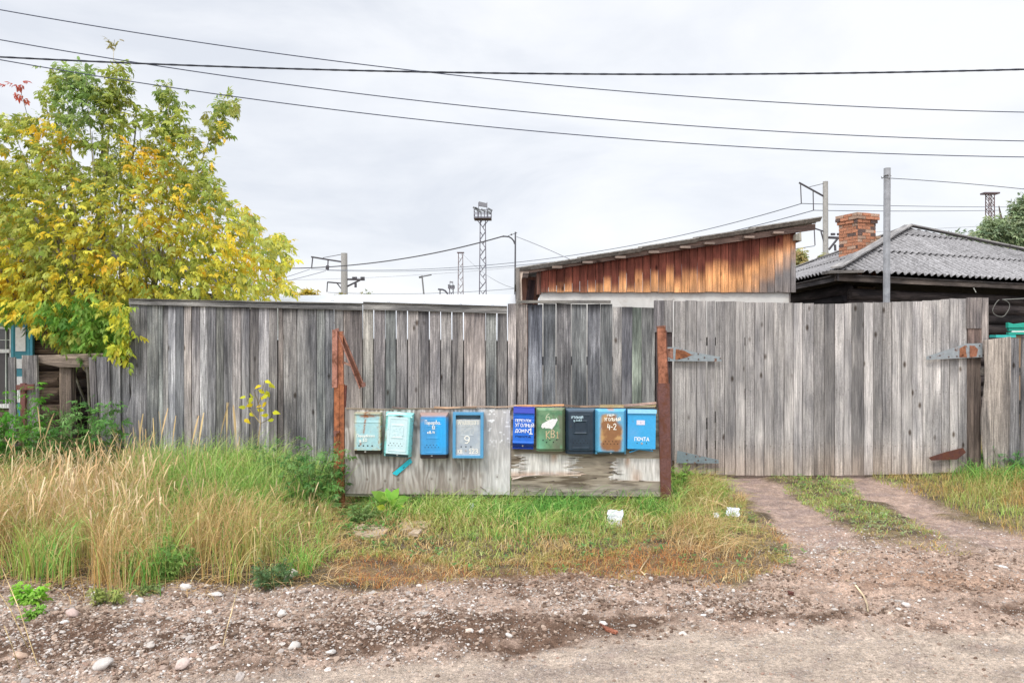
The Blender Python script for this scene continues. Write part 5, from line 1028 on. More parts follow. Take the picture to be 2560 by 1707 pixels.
mailbox('narrow deep blue mailbox with white hand painted address, left edge of the right board', 1308.5, 1068, 52, 104, .10, 1.6, h5, c5_, (-1, 43, .007), (), .005,
        [('ПЕРЕУЛОК', -20.5, 18.5, -23, -17, 1.0, WH), ('УГОЛНЫЙ', -20.5, 25, -12.5, -4.5, 1.2, WH), ('ДОМ', -20.5, 1.5, 1.5, 9.5, 1.3, WH), ('№', 5, 12, 1, 9.5, 1.4, WH), ('1', 13, 22, -.5, 12.5, 2.3, WH), ('ПОЧТА', -19, 18, 18, 21.2, 1.2, (.004, .01, .06))], None, ex5)
# 6 green
def c6(u, v_, x, y):
    n = nz_(x, y, 10, 43); c_ = mixc((.08, .19, .10), (.15, .27, .15), sm(.3, .7, n)); c_ = mixc(c_, (.16, .42, .27), sm(.2, -.9, v_)*sm(-.1, -.8, u)*.9); c_ = mixc(c_, (.13, .13, .09), sm(.4, .6, nz_(x, y, 14, 44))*sm(-.2, .4, u)*.75)
    c_ = mixc(c_, (.24, .30, .16), edgy(u, v_, .1)*.6); return mixc(c_, (.09, .12, .06), ((u > .78) | (v_ < -.88))*.7)
def ex6(t, F_, fd):
    b = MB(); pts = [(-24, -8), (-21, -15), (-12, -20), (-6, -23), (4, -27), (13, -26), (14, -30), (17, -24), (13, -17), (11, -12), (6, -6), (3, -1), (-1, -3), (-6, -4), (-13, -3), (-15, -6), (-20, -3)]
    b.prism([(F_(x_, y_)[0], -fd-.001, F_(x_, y_)[1]) for x_, y_ in pts], (0, -.0008, 0), (.72, .72, .72)); b.build('paint_splash', M['ink'], t)
mailbox('green mailbox with white paint splash under a chalky six', 1375.5, 1071, 71, 107, .10, 0, frustum(.17, .09, .09, .7), c6, None, [(-19, 26), (-2, 25.2), (15, 24.5), (-10.5, 31), (6.5, 30.5)], .0062,
        [('6', -12, -2, -40, -24, 1.5, (.55, .58, .42)), ('К', -11, -2, 3, 22, 1.6, (.62, .45, .28)), ('В', 1, 10, 2, 19, 1.6, (.66, .50, .33)), ('1', 14, 19, 5, 20, 1.5, (.55, .38, .22))], None, ex6)
# 7 black-blue
def c7_(u, v_, x, y): n = nz_(x, y, 12, 45); c_ = mixc((.010, .022, .038), (.022, .042, .065), n); return mixc(c_, (.10, .16, .22), sm(.84, 1, v_)*.6)
mailbox('near black mailbox with raised panel and faint pale writing', 1449.5, 1075, 73, 112, .11, 0, frustum(.17, .11, .15, .6, lambda u, v_: ringe(u, v_, -.45, .38, -.08, .45, .04, .06)+ringe(u, v_, -.6, .6, -.74, .72, .03, .03)), c7_, None, rowh(-1, 22.5, 4, 8.6)+rowh(-1, 28, 5, 8.6), .0042,
        [('УГОЛЬНЫЙ', -24, 5, -38, -33, 1.1, (.45, .6, .68)), ('д.1кв3', -18, 2, -30.5, -26, 1.0, (.40, .55, .62))])
# 8 blue with big rust blotch
def c8_(u, v_, x, y):
    n = nz_(x, y, 10, 47); c_ = mixc((.09, .34, .55), (.14, .42, .62), n); k = (u/.72)**4+((v_+.05)/.83)**6+.9*(n-.5); r = sm(1.5, .35, k)*(1-sm(.5, .8, u*.6+v_)*.9*sm(.2, .5, u)); rc = mixc((.46, .27, .11), (.26, .12, .05), sm(.35, .6, nz_(x, y, 16, 48)+.18*np.exp(-((u)/.5)**2)))
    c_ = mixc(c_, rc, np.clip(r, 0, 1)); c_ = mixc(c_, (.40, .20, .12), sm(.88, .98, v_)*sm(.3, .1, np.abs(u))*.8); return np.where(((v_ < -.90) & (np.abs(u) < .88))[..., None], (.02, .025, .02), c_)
mailbox('blue mailbox whose front is mostly brown rust, numbered four dash two', 1524.5, 1076, 77, 112, .11, 0, frustum(.20, .09, .11, .6), c8_, (-1, 52.5, .007), rowh(-1.5, 23.5, 4, 8.7)+rowh(-1.5, 29.2, 5, 8.7), .0048,
        [('ПЕР', -10, 7, -43, -39, 1.2, W1), ('УГОЛЬНЫЙ', -17, 23, -35, -27.5, 1.35, (.82, .78, .68)), ('4-2', -9, 12, -20, -6, 1.8, (.90, .88, .80))])
# 9 sky blue
def c9(u, v_, x, y): n = nz_(x, y, 18, 49); c_ = mixc((.035, .33, .66), (.05, .40, .74), n); return mixc(c_, (.16, .33, .62), sm(.2, -.6, u)*np.exp(-((v_+.15)/.35)**2)*.6*n)
def ex9(t, F_, fd):
    b = MB(); x0, za = F_(-35.5, -49); x1, zb = F_(35.5, -39.5); b.prism([(x0, -fd-.012, za), (x1, -fd-.012, za), (x1, -fd-.016, zb), (x0, -fd-.016, zb)], (0, .03, 0), (.26, .55, .78)); b.each('lid', M['paint'], t)
    b = MB(); x0, za = F_(-13, -22.5); x1, zb = F_(7.5, -11); b.prism([(x0, -fd-.001, za), (x1, -fd-.001, za), (x1, -fd-.001, zb), (x0, -fd-.001, zb)], (0, -.0008, 0), (.66, .64, .74)); xo, zo = F_(-3, -16.5); b.tube([(xo, -fd-.0018, zo), (xo, -fd-.0024, zo)], .006, 8, (.45, .47, .6)); b.build('sticker', M['ink'], t)
    b = MB(); q = [F_(-29, 57), F_(-5, 49), F_(30, 52), F_(30, 55.5), F_(-5, 52), F_(-28, 59.5)]; b.prism([(q_[0], -fd*.7, q_[1]) for q_ in q], (0, .03, 0), (.04, .30, .55)); q = F_(24, 49.5); b.tube([(q[0], -fd*.8, q[1]), (q[0]+.01, -fd*.8, q[1]-.002)], .007, 8, (.6, .45, .55)); b.build('broken_flap', M['paint'], t)
mailbox('sky blue mailbox with pale lid and white sticker, last beside the right post', 1600, 1070, 69, 97, .10, .8, lambda u, v_, w_, h_: 1+0*u, c9, (.5, 34.5, .010), [(-11, 34.5), (12, 34.5)], .005, [('ПОЧТА', -17, 18, 19.5, 28, 1.4, (.88, .90, .92))], None, ex9)
# broken flap under mailbox 2
bf = MB(); cf_ = lambda x_, y_: (x_/5.345+830, y_/5.345+980)
bf.prism([P(*cf_(x_, y_), MY-.03) for x_, y_ in ((800, 1068), (1042, 870), (1072, 935), (865, 1112), (815, 1092))], (0, .004, 0), (.02, .50, .62)); bf.prism([P(*cf_(x_, y_), MY-.032) for x_, y_ in ((800, 1068), (1042, 870), (1046, 878), (806, 1078))], (0, .001, 0), (.25, .15, .1)); bf.prism([P(*cf_(x_, y_), MY-.032) for x_, y_ in ((942, 1012), (968, 993), (972, 1002), (950, 1020))], (0, .001, 0), (.02, .05, .06))
o = thing('metal_flap', 'loose turquoise metal flap dangling askew under the crooked mint mailbox', 'metal flap', tuple(P(1003, 1167, MY-.03))); local(bf, o).build('plate', M['paint'], o)

# ------------------------------------------------------------------ litter, slabs, sticks
def flatthing(name, pts, th, col, lab, cat, m_='plain', z=.0, wav=0, bend=None):
    G_ = [ground_at(*p) for p in pts]; cx = sum(g[0] for g in G_)/len(G_); cy = sum(g[1] for g in G_)/len(G_); b = MB()
    b.prism([(g[0]-cx, g[1]-cy, random.uniform(-wav, wav)) for g in G_], (0, 0, th), col, 0); o = b.build(name, M[m_]); o.location = (cx, cy, float(gheight(cx, cy))+z); return tag(o, lab, cat)
flatthing('concrete_slab', [(882, 1330), (905, 1318), (950, 1320), (975, 1328), (960, 1345), (925, 1352), (890, 1347)], .03, (.36, .28, .21), 'broken pale concrete slab lying left in the grass below the first mailbox', 'slab', 'concrete', -.005)
flatthing('concrete_slab', [(992, 1328), (1005, 1312), (1050, 1310), (1080, 1312), (1070, 1326), (1040, 1330), (1010, 1334)], .03, (.38, .29, .20), 'broken tan slab with straight edges right of the paler slab in the grass', 'slab', 'concrete', -.005)
flatthing('concrete_slab', [(1020, 1345), (1035, 1336), (1055, 1336), (1045, 1348)], .025, (.44, .35, .26), 'smallest slab fragment in front of the tan slab', 'slab', 'concrete', .015)
def crumple(name, px_, py_, wd, dp, hgt, col, lab, seed, lines=False):
    gx, gy = ground_at(px_, py_); n = 12; u, v_ = np.meshgrid(np.linspace(-1, 1, n), np.linspace(-1, 1, n)); X = u*wd/2*(1+.3*(vn(v_*3, u*2, seed)-.5)); Yy = v_*dp/2*(1+.3*(vn(u*3, v_*2, seed+1)-.5)); Z = hgt*(.25+.5*(v_+1)/2*1.2+.3*np.abs(((u*1.3+seed*.3) % 1)-.5)+.35*(vn(u*1.5, v_*1.5, seed+2)-.5))
    idx = np.arange(n*n).reshape(n, n); Fa = np.stack([idx[:-1, :-1], idx[:-1, 1:], idx[1:, 1:], idx[1:, :-1]], -1).reshape(-1, 4); Fa = Fa[RNG.random(len(Fa)) > (.04 if not lines else .0)]
    C = np.tile(np.array(col), (n*n, 1)); 
    if lines: C[(np.arange(n*n)//n) % 3 == 1] *= .72
    o = mesh_arr(name, np.stack([X, Yy, Z], -1).reshape(-1, 3), [Fa], M['ink'], None, C); md = o.modifiers.new('s', 'SOLIDIFY'); md.thickness = .0012; o.location = (gx, gy, float(gheight(gx, gy))+.03); o.rotation_euler = (.6, 0, -.25); return tag(o, lab, 'paper')
crumple('paper_sheet', 1538, 1312, .13, .17, .05, (.66, .67, .74), 'torn white printed paper lying in the green grass before the right post', 3, True)
crumple('paper_scrap', 1832, 1290, .11, .09, .04, (.72, .76, .90), 'crumpled bluish white paper scrap in the straw left of the wheel track', 5)
crumple('paper_scrap', 1790, 1296, .05, .05, .02, (.74, .77, .88), 'tiny white paper shred left of the crumpled bluish scrap', 8)
crumple('paper_scrap', 1178, 1280, .05, .08, .03, (.80, .82, .86), 'small white scrap half hidden in grass below the left board', 9)
def stick(name, pts, r, col, lab, cat='stalk', zt=None):
    G_ = [ground_at(p[0], p[1]) for p in pts]; x0, y0 = G_[0]; b = MB(); b.tube([(g[0]-x0, g[1]-y0, float(gheight(g[0], g[1]))+.012+(zt[i] if zt else 0)) for i, g in enumerate(G_)], r, 6, col); o = b.build(name, M['wood'], None, True); o.location = (x0, y0, 0); return tag(o, lab, cat)
stick('straw_stalk', [(2116, 1452), (2140, 1475), (2160, 1495), (2168, 1520), (2170, 1545)], .006, (.70, .56, .36), 'long bent pale straw stalk lying on the dirt right of centre')
stick('straw_stalk', [(1622, 1398), (1610, 1415), (1600, 1432), (1612, 1448)], .005, (.72, .56, .34), 'short curled pale stalk at the rust coloured grass edge', 'stalk')
stick('straw_stalk', [(1745, 1266), (1790, 1274), (1817, 1282)], .005, (.70, .56, .30), 'pale stalk pointing at the crumpled paper scrap', 'stalk', [.08, .07, .05])
stick('straw_stalk', [(595, 1508), (580, 1560), (566, 1600), (558, 1630)], .003, (.62, .48, .28), 'thin upright looking straw on the dark soil in the left foreground', 'stalk', [.1, .06, .03, 0])
for lab_, p0, p1, hz in (('leftmost bent yellow stalk crossing the lower left corner', (2, 1560), (95, 1680), .34), ('yellow stalk leaning across the gravel at the left picture edge', (-20, 1600), (70, 1620), .30), ('short dry stalk lowest at the left picture edge', (10, 1640), (50, 1668), .16)):
    stick('straw_stalk', [p1, ((p0[0]+p1[0])/2, (p0[1]+p1[1])/2), p0], .0022, (.66, .50, .24), lab_, 'stalk', [0, hz*.6, hz])
flatthing('bark_strip', [(1500, 1570), (1520, 1580), (1545, 1590), (1540, 1594), (1515, 1586)], .012, (.26, .10, .06), 'curved reddish brown bark strip beside a white lump on the lane', 'bark', 'wood', .004)
flatthing('bark_strip', [(1968, 1490), (1985, 1494), (1984, 1499), (1972, 1496)], .012, (.18, .07, .05), 'small dark brown bark chip in the middle right of the lane', 'bark', 'wood', .004)

# ------------------------------------------------------------------ leafy plants
def plant(name, lab, px_, py_, fn, cat='plant', z=0.):
    gx, gy = ground_at(px_, py_); t = thing(name, lab, cat, (gx, gy, float(gheight(gx, gy)))); fn(t); return t
def leafparts(t, parts, nm='leaves'): V, Fa, C = join(parts); return mesh_arr(nm, V, Fa, M['leaf'], t, C)
def cover(name, poly, per, size, cols, lab, dens=None):
    x, y = scatter(poly, per, dens); n = len(x); k_ = 4; xs2 = np.repeat(x, k_); ys2 = np.repeat(y, k_); m_ = len(xs2)
    p = np.stack([xs2, ys2, gheight(xs2, ys2)+RNG.uniform(.01, .05, m_)], 1); a2 = RNG.uniform(0, 6.28, m_); d = np.stack([np.cos(a2), np.sin(a2), RNG.uniform(.1, .7, m_)], 1); ln = RNG.uniform(.6, 1.3, m_)*size
    V, Fa, C = leaflets(p, d, np.tile([0, 0, 1.], (m_, 1)), ln, ln*.5, pal(m_, cols)); kind(mesh_arr(name, V, Fa, M['leaf'], None, C), 'stuff', lab, 'weeds')
cover('low_weeds', [(850, 1440), (1200, 1440), (1640, 1420), (1900, 1440), (2150, 1350), (2360, 1380), (2200, 1300), (2120, 1200), (1920, 1196), (1700, 1250), (870, 1260)], 90, .035, [(.22, .40, .12), (.30, .46, .16), (.16, .32, .10)], 'small broad leaved weeds creeping among the short verge grass', lambda x, y: sm(.45, .6, fbm(x*3, y*3, 155))*(masks(x, y)[4] < .3))
cover('clover', [(860, 1340), (1000, 1330), (1000, 1262), (860, 1262)], 330, .04, [(.14, .30, .08), (.22, .40, .10)], 'dark green ground ivy around the pale slabs by the left steel post')
cover('clover', [(2090, 1320), (2230, 1350), (2310, 1330), (2180, 1265), (2100, 1270)], 150, .032, [(.34, .44, .20), (.42, .48, .24)], 'pale plantain patch in the strip between the wheel tracks')
def dock(t):
    n = 12; a_ = np.linspace(0, 6.0, n)+.2; d = np.stack([np.cos(a_), np.sin(a_)*.7-.3, np.tile([.9, .35, .6], 4)], 1); p = np.stack([np.cos(a_)*.04, np.sin(a_)*.04, RNG.uniform(.02, .16, n)], 1); ln = RNG.uniform(.11, .18, n)
    leafparts(t, [leaflets(p, d, np.tile([0, -1, .8], (n, 1))+0., ln, ln*.62, pal(n, [(.22, .48, .06), (.30, .52, .08), (.55, .60, .06)]))])
    b = MB()
    for q in p: b.tube([(0, 0, -.02), tuple(q)], .004, 5, (.2, .3, .08))
    b.build('stem', M['leaf'], t)
plant('dock_plant', 'broad leaved green and yellow dock plant under the left board edge', 975, 1290, dock)
def sapling(t):
    pts = [(.0, 0, 0), (.02, 0, .25), (.05, 0, .5), (.03, 0, .72), (.10, 0, .98)]; br = [[(.05, 0, .5), (-.07, 0, .66), (-.10, 0, .78)], [(.03, 0, .72), (-.02, 0, .86)], [(.05, 0, .5), (.16, 0, .56), (.19, 0, .62)]]
    b = MB(); b.tube(pts, [.009, .008, .006, .005, .003], 5, (.3, .22, .12))
    for q in br: b.tube(q, .004, 5, (.35, .28, .12))
    b.build('stem', M['darkwood'], t); k = [(.10, .98), (.13, .94), (.06, .93), (.11, .87), (.03, .88), (.08, .80), (.14, .82), (-.08, .84), (-.12, .79), (-.04, .80), (-.11, .68), (-.03, .72), (-.07, .62), (.0, .66), (.06, .70), (.19, .63), (.15, .60), (.20, .55), (-.14, .55), (.12, .74)]
    p = np.array([(x_, RNG.uniform(-.03, .03), z_) for x_, z_ in k]); n = len(p); d = np.stack([RNG.normal(size=n), RNG.normal(size=n)*.4-.3, RNG.uniform(-.6, .2, n)], 1); ln = RNG.uniform(.065, .10, n)
    leafparts(t, [leaflets(p, d, np.tile([0., -1, .5], (n, 1))+RNG.normal(size=(n, 3))*.5, ln, ln*.55, pal(n, [(.80, .72, .04), (.70, .70, .05), (.85, .62, .03)], var=.1))])
tt = plant('yellow_sapling', 'thin sapling with bright yellow leaves against the fence left of the stand', 640, 1212, sapling); tt.location = (PX(640, 8.6), 8.6, .18)
def clump(nst, h, spread, cols, size, pairs=3, wd=.4, stem=(.2, .25, .1), dens=9):
    def f(t):
        P_ = []; b = MB()
        for i in range(nst):
            a_ = random.uniform(0, 6.28); r = random.random()**.6*spread; hh = h*random.uniform(.6, 1.05); x0, y0 = math.cos(a_)*r, math.sin(a_)*r*.6; lx, ly = math.cos(a_)*hh*.18, math.sin(a_)*hh*.18
            b.tube([(x0*.6, y0*.6, -.02), (x0, y0, hh*.5), (x0+lx, y0+ly, hh)], [.004, .003, .002], 4, stem)
            for j in range(dens): k = .15+.85*(j+random.random())/dens; P_.append((x0+lx*k, y0+ly*k, hh*k))
        p = np.array(P_); n = len(p); d = unit(n, .12); b.build('stem', M['leaf'], t); V, Fa, C = compound(p, d, RNG.uniform(.6, 1.2, n)*size, pal(n, cols), pairs, wd); mesh_arr('leaves', V, Fa, M['leaf'], t, C)
    return f
MUG = [(.12, .28, .08), (.18, .36, .10), (.24, .42, .14)]
for lab, px_, py_, f in (('dark green feathery mugwort bush between the grass and the left steel post', 782, 1275, clump(34, .62, .26, MUG, .075)),
        ('green mugwort clump against the fence behind the yellow grass', 700, 1245, clump(22, .6, .22, MUG, .07)),
        ('bright green low herb at the front edge of the tall grass', 385, 1452, clump(30, .26, .26, [(.24, .42, .10), (.18, .34, .08), (.34, .5, .14)], .05)),
        ('dark green mugwort clump at the gravel edge right of the tall grass', 682, 1462, clump(20, .17, .13, [(.12, .22, .09), (.17, .28, .12)], .04)),
        ('small bright green celandine weed on the left gravel', 72, 1505, clump(14, .13, .07, [(.28, .58, .06), (.35, .62, .10)], .045, 2, .7)),
        ('pale yellow green weed beside a white stone on the gravel', 265, 1510, clump(14, .10, .10, [(.36, .44, .12), (.44, .50, .16)], .035)),
        ('small olive weed tuft on the gravel in front of the tall grass', 365, 1488, clump(12, .07, .08, [(.26, .36, .14), (.32, .40, .14)], .03)),
        ('trailing bright weed lowest on the left gravel', 82, 1535, clump(7, .05, .05, [(.26, .5, .08)], .035, 2, .7)),
        ('pale green weed at the foot of the left steel post', 900, 1312, clump(18, .17, .12, [(.26, .38, .14), (.2, .34, .1)], .045)),
        ('leafy green nettle clump hugging the foot of the left gate post', 1697, 1230, clump(16, .32, .08, [(.34, .52, .12), (.28, .46, .10)], .05)),
        ('deep green leafy clump in front of the broken fence at the far left', 120, 1215, clump(44, .9, .55, MUG, .09)),
        ('green fern like clump under the maple between the broken boards', 215, 1208, clump(34, .95, .35, [(.14, .32, .08), (.10, .24, .05)], .09)),
        ('grassy green bush at the left picture edge', 5, 1210, clump(36, 1.1, .35, [(.12, .36, .04), (.16, .42, .05)], .1)),
        ('green leafy clump below the right gate hinge', 2425, 1182, clump(22, .25, .2, [(.20, .40, .10), (.26, .46, .12)], .06)),
        ('dark green weeds before the rough boards at the right picture edge', 2540, 1190, clump(30, .34, .4, [(.10, .26, .08), (.16, .32, .12)], .07)),
        ('pale green bush reaching over the rough boards at the right edge', 2565, 1180, clump(16, .8, .22, [(.42, .50, .14), (.34, .42, .10)], .06))):
    plant('weed_clump', lab, px_, py_, f, 'weed')

# ------------------------------------------------------------------ overhead wires
def wire(lab, pts, Y0, Y1, r, col, name='overhead_wire', ext=True, twist=False):
    xs_ = np.array([p[0] for p in pts]); k = np.polyfit(xs_, [p[1] for p in pts], min(2, len(pts)-1)); x0, x1 = (xs_[0]-(500 if xs_[0] <= 0 else 0), xs_[-1]+(500 if xs_[-1] >= 2560 else 0))
    if not ext: x0, x1 = xs_[0], xs_[-1]
    q = np.linspace(x0, x1, 60); Yq = Y0+(Y1-Y0)*(q-x0)/(x1-x0); V = [P(a_, np.polyval(k, a_), y_) for a_, y_ in zip(q, Yq)]
    o = thing(name, lab, 'wire', tuple(V[0]), (0, 0, 0), 'overhead wires'); b = MB(); b.tube(V, r, 6, col)
    if twist:
        q = np.linspace(x0, x1, 1500); Yq = Y0+(Y1-Y0)*(q-x0)/(x1-x0)
        for ph in (0, 3.14): b.tube([P(a_, np.polyval(k, a_), y_)+np.array((0, r*.55*math.cos(a_*.07+ph), r*.55*math.sin(a_*.07+ph))) for a_, y_ in zip(q, Yq)], r*.7, 5, col)
    local(b, o).build('strand', M['wire'], o, True); return o
WB = (.05, .06, .10)
wire('thick black twisted cable crossing the whole sky', [(0, 143), (1280, 184), (2560, 174)], 8.0, 8.0, .0085, (.03, .035, .05), twist=True)
wire('topmost thin wire falling from the upper left corner to the right', [(0, 25), (1034, 177), (2560, 281)], 9, 11, .0062, WB)
wire('thin wire second from the top at the left edge', [(0, 100), (1280, 277), (2560, 353)], 9, 11, .0062, WB)
wire('lowest of the three thin foreground wires', [(0, 150), (1280, 323), (2560, 393)], 9, 11, .0062, WB)
wire('wire running right from the steel pole top', [(2227, 446), (2400, 458), (2560, 473)], 10.2, 12, .005, (.14, .15, .18))
BW = (.16, .18, .22)
wire('dark service cable rising to the curved lamp arm', [(715, 671), (950, 655), (1260, 590)], 45, 36, .03, (.09, .09, .1), ext=False)
wire('upper contact wire from left catenary pole to the right catenary pole', [(778, 673), (1250, 660), (2004, 509)], 70, 38.6, .022, BW, ext=False)
wire('lower contact wire from left catenary pole to the right catenary pole', [(818, 676), (1300, 663), (2034, 526)], 70, 38.6, .022, BW, ext=False)
wire('upper contact wire running right from the right catenary pole', [(2004, 509), (2250, 515), (2560, 518)], 38.6, 60, .02, BW, ext=False)
wire('lower contact wire running right from the right catenary pole', [(2034, 526), (2250, 528), (2500, 526)], 38.6, 60, .02, BW, ext=False)
wire('thin wire above the brick chimney', [(2185, 580), (2330, 572), (2560, 561)], 60, 60, .02, (.4, .42, .45), ext=False)
wire('faint far wire left of the small lattice mast', [(700, 700), (1000, 690), (1290, 668)], 90, 90, .025, (.42, .44, .48), ext=False)
wire('lowest far railway wire above the white roof', [(820, 731), (1050, 734), (1290, 721)], 90, 90, .03, (.2, .22, .26), ext=False)
wire('wire sloping down right from the curved lamp pole', [(1292, 592), (1350, 615), (1424, 648)], 36, 34, .02, (.3, .31, .34), ext=False)
wire('faint wire falling from small lattice mast to the shed', [(1158, 636), (1200, 675), (1284, 720)], 100, 60, .03, (.35, .37, .4), ext=False)
wire('pale wire leaving the left catenary pole to the tree, upper', [(700, 697), (740, 685), (775, 673)], 68, 70, .025, BW, ext=False)
wire('pale wire leaving the left catenary pole to the tree, lower', [(700, 706), (760, 692), (815, 677)], 68, 70, .025, BW, ext=False)
wire('wire between brown shed roof and right catenary bracket', [(1990, 622), (2010, 619), (2036, 615)], 38, 38.6, .02, BW, ext=False)
# ------------------------------------------------------------------ railway masts
def catenary(lab, px_, top, Y, arm, r):
    t = thing('catenary_pole', lab, 'pole', (PX(px_, Y), Y, 0)); b = MB(); b.tube([(PX(px_+1, Y), Y, 0), (PX(px_, Y), Y, PZ(top, Y))], [r*1.1, r*.9], 12, (.36, .35, .33)); local(b, t).build('shaft', M['concrete'], t); b = MB(); s_ = r*.22
    for seg in arm: b.tube([P(x_, y_, Y-.02) for x_, y_ in seg[0]], s_*seg[1], 6, (.08, .075, .085))
    local(b, t).build('bracket', M['wire'], t)
ca_ = lambda x_, y_: (x_/3.36+700, y_/3.36+480)
catenary('concrete railway pole with brackets, in the distance above the white roof', 860.5, 633, 70,
 [([ca_(262, 545), ca_(400, 568), ca_(528, 588)], 1.1), ([ca_(275, 548), ca_(265, 642)], .8), ([ca_(404, 570), ca_(402, 620)], .8), ([ca_(400, 618), ca_(396, 655)], 2.2), ([ca_(360, 553), ca_(530, 522)], .4), ([ca_(398, 757), ca_(528, 768)], 1.0), ([ca_(399, 757), ca_(394, 840)], .7), ([ca_(478, 765), ca_(530, 832)], .8), ([ca_(554, 733), ca_(712, 737)], 1.3), ([ca_(556, 797), ca_(672, 740)], 1.2), ([ca_(635, 765), ca_(635, 802)], 1.6)]+[([ca_(x_, 733), ca_(x_, 713)], 1.6) for x_ in (616, 637, 686, 701)], .32)
cb2 = lambda x_, y_: (x_/3.92+1960, y_/3.92+400)
catenary('tall concrete railway pole between the brown shed and the brick chimney', 2063.5, 454, 38.6,
 [([cb2(148, 223), cb2(392, 358)], 1.5), ([cb2(162, 235), cb2(170, 430)], .9), ([cb2(285, 310), cb2(289, 492)], .9), ([cb2(250, 265), cb2(388, 232)], .5), ([cb2(292, 668), cb2(395, 703)], 1.2), ([cb2(296, 670), cb2(304, 838)], .9), ([cb2(362, 700), cb2(398, 830)], 1.2), ([cb2(438, 760), cb2(560, 765)], 2.2), ([cb2(440, 878), cb2(530, 765)], 2.0), ([cb2(500, 830), cb2(503, 890)], 2.0)]+[([cb2(x_, 738), cb2(x_, 718)], 2.6) for x_ in (472, 488, 533, 548)], .14)
def lattice(b, px_, Y, w0, w1, ytop, col, z0=0., th=.05, step=1.1):
    zt = PZ(ytop, Y); X = PX(px_, Y); n = int((zt-z0)/step)
    wz = lambda z: (w0+(w1-w0)*(z-z0)/(zt-z0))/2
    for sx_ in (-1, 1):
        for sy_ in (-1, 1): b.beam((X+sx_*wz(z0), Y+sy_*wz(z0), z0), (X+sx_*wz(zt), Y+sy_*wz(zt), zt), th*1.5, th*1.5, col, (0, 1, 0))
    for i in range(n):
        z = z0+i*(zt-z0)/n; z2 = z0+(i+1)*(zt-z0)/n; a_, c_ = wz(z), wz(z2); zm = (z+z2)/2
        for s1 in (-1, 1): b.beam((X, Y+s1*a_, z), (X-a_, Y+s1*a_, zm), th, th, col, (0, 1, 0)); b.beam((X, Y+s1*a_, z), (X+a_, Y+s1*a_, zm), th, th, col, (0, 1, 0)); b.beam((X-a_, Y+s1*a_, zm), (X, Y+s1*a_, z2), th, th, col, (0, 1, 0)) if i % 2 else b.beam((X+a_, Y+s1*a_, zm), (X, Y+s1*a_, z2), th, th, col, (0, 1, 0))
        for s1 in (-1, 1): b.beam((X+s1*a_, Y-a_, z), (X+s1*c_, Y+c_, z2), th, th, col)
def flood(lab, px_, Y, ybase, s, ys_, w0, w1, th):
    """s: metres per reference unit of the big head"""
    t = thing('floodlight_tower', lab, 'tower', (PX(px_, Y), Y, 0)); col = (.13, .12, .15); b = MB(); lattice(b, px_, Y, w0, w1, ys_[2], col, 0., th, w0*1.0); local(b, t).build('lattice_mast', M['wire'], t)
    X = PX(px_, Y); z0 = PZ(ys_[2], Y); z1 = PZ(ys_[1], Y); hh = z1-z0; b = MB(); W_ = hh*1.05
    for z in (z0, z0+hh*.45, z1): 
        for a_, c_ in (((-W_, -W_), (W_, -W_)), ((W_, -W_), (W_, W_)), ((W_, W_), (-W_, W_)), ((-W_, W_), (-W_, -W_))): b.beam((X+a_[0], Y+a_[1], z), (X+c_[0], Y+c_[1], z), th*1.2, th*1.2, col)
    for k in np.linspace(-1, 1, 6):
        for sy_ in (-1, 1): b.beam((X+k*W_, Y+sy_*W_, z0), (X+k*W_, Y+sy_*W_, z1), th, th, col, (0, 1, 0))
    b.box(X-W_, X+W_, Y-W_, Y+W_, z0-.06, z0+.06, col)
    for sx_ in (-1, 1): b.beam((X+sx_*W_*.75, Y, z0), (X+sx_*w1*.4, Y, z0-hh*.7), th*1.5, th*1.5, col); b.beam((X+sx_*W_*.5, Y, z0), (X+sx_*W_*.5, Y, PZ(ys_[0], Y)), th*1.3, th*1.3, col, (0, 1, 0))
    local(b, t).build('platform', M['wire'], t)
    b = MB(); zt = PZ(ys_[0], Y); b.prism([(X-W_*.45, Y-W_*.6, zt), (X+W_*.55, Y-W_*.6, zt-hh*.25), (X+W_*.55, Y-W_*.6, zt-hh*.7), (X-W_*.45, Y-W_*.6, zt-hh*.55)], (0, .4, 0), (.22, .22, .24))
    for dx, dz in ((-.85, .15), (-.6, .1), (.9, .0), (.75, -.3), (-.4, -.2), (.1, -.1)): R_ = Matrix.Translation((X+dx*W_, Y-W_*1.1, z1+dz*hh)) @ Matrix.Rotation(.5, 4, 'Y'); b.box(-.3*hh, .3*hh, -.1, .3, -.1*hh, .1*hh, (.16, .17, .18), 2, R_)
    local(b, t).build('floodlight', M['plain'], t)
flood('tall floodlight tower with lamp platform on the skyline left of the brown shed', 1207, 120, 738, 1, (506, 528, 548), 1.25, .8, .07)
flood('tiny distant floodlight tower between curved lamp and lattice mast', 1128.5, 210, 738, 1, (703, 714, 721), 1.4, 1.0, .10)
def mast(lab, px_, Y, w0, w1, ytop, bar):
    t = thing('lattice_mast', lab, 'mast', (PX(px_, Y), Y, 0)); b = MB(); lattice(b, px_, Y, w0, w1, ytop, (.14, .09, .09), 0, .035, w0); local(b, t).build('lattice', M['wire'], t); b = MB(); X = PX(px_, Y); z = PZ(ytop, Y); b.box(X-bar, X+bar, Y-.3, Y+.3, z, z+.12, (.13, .10, .11)); local(b, t).build('crossbar', M['wire'], t)
mast('narrow dark lattice mast left of the tall floodlight tower', 1151.5, 100, .85, .55, 633, .45)
mast('rusty lattice mast with crossbar rising behind the tree at the right edge', 2475, 60, .5, .42, 486, .60)
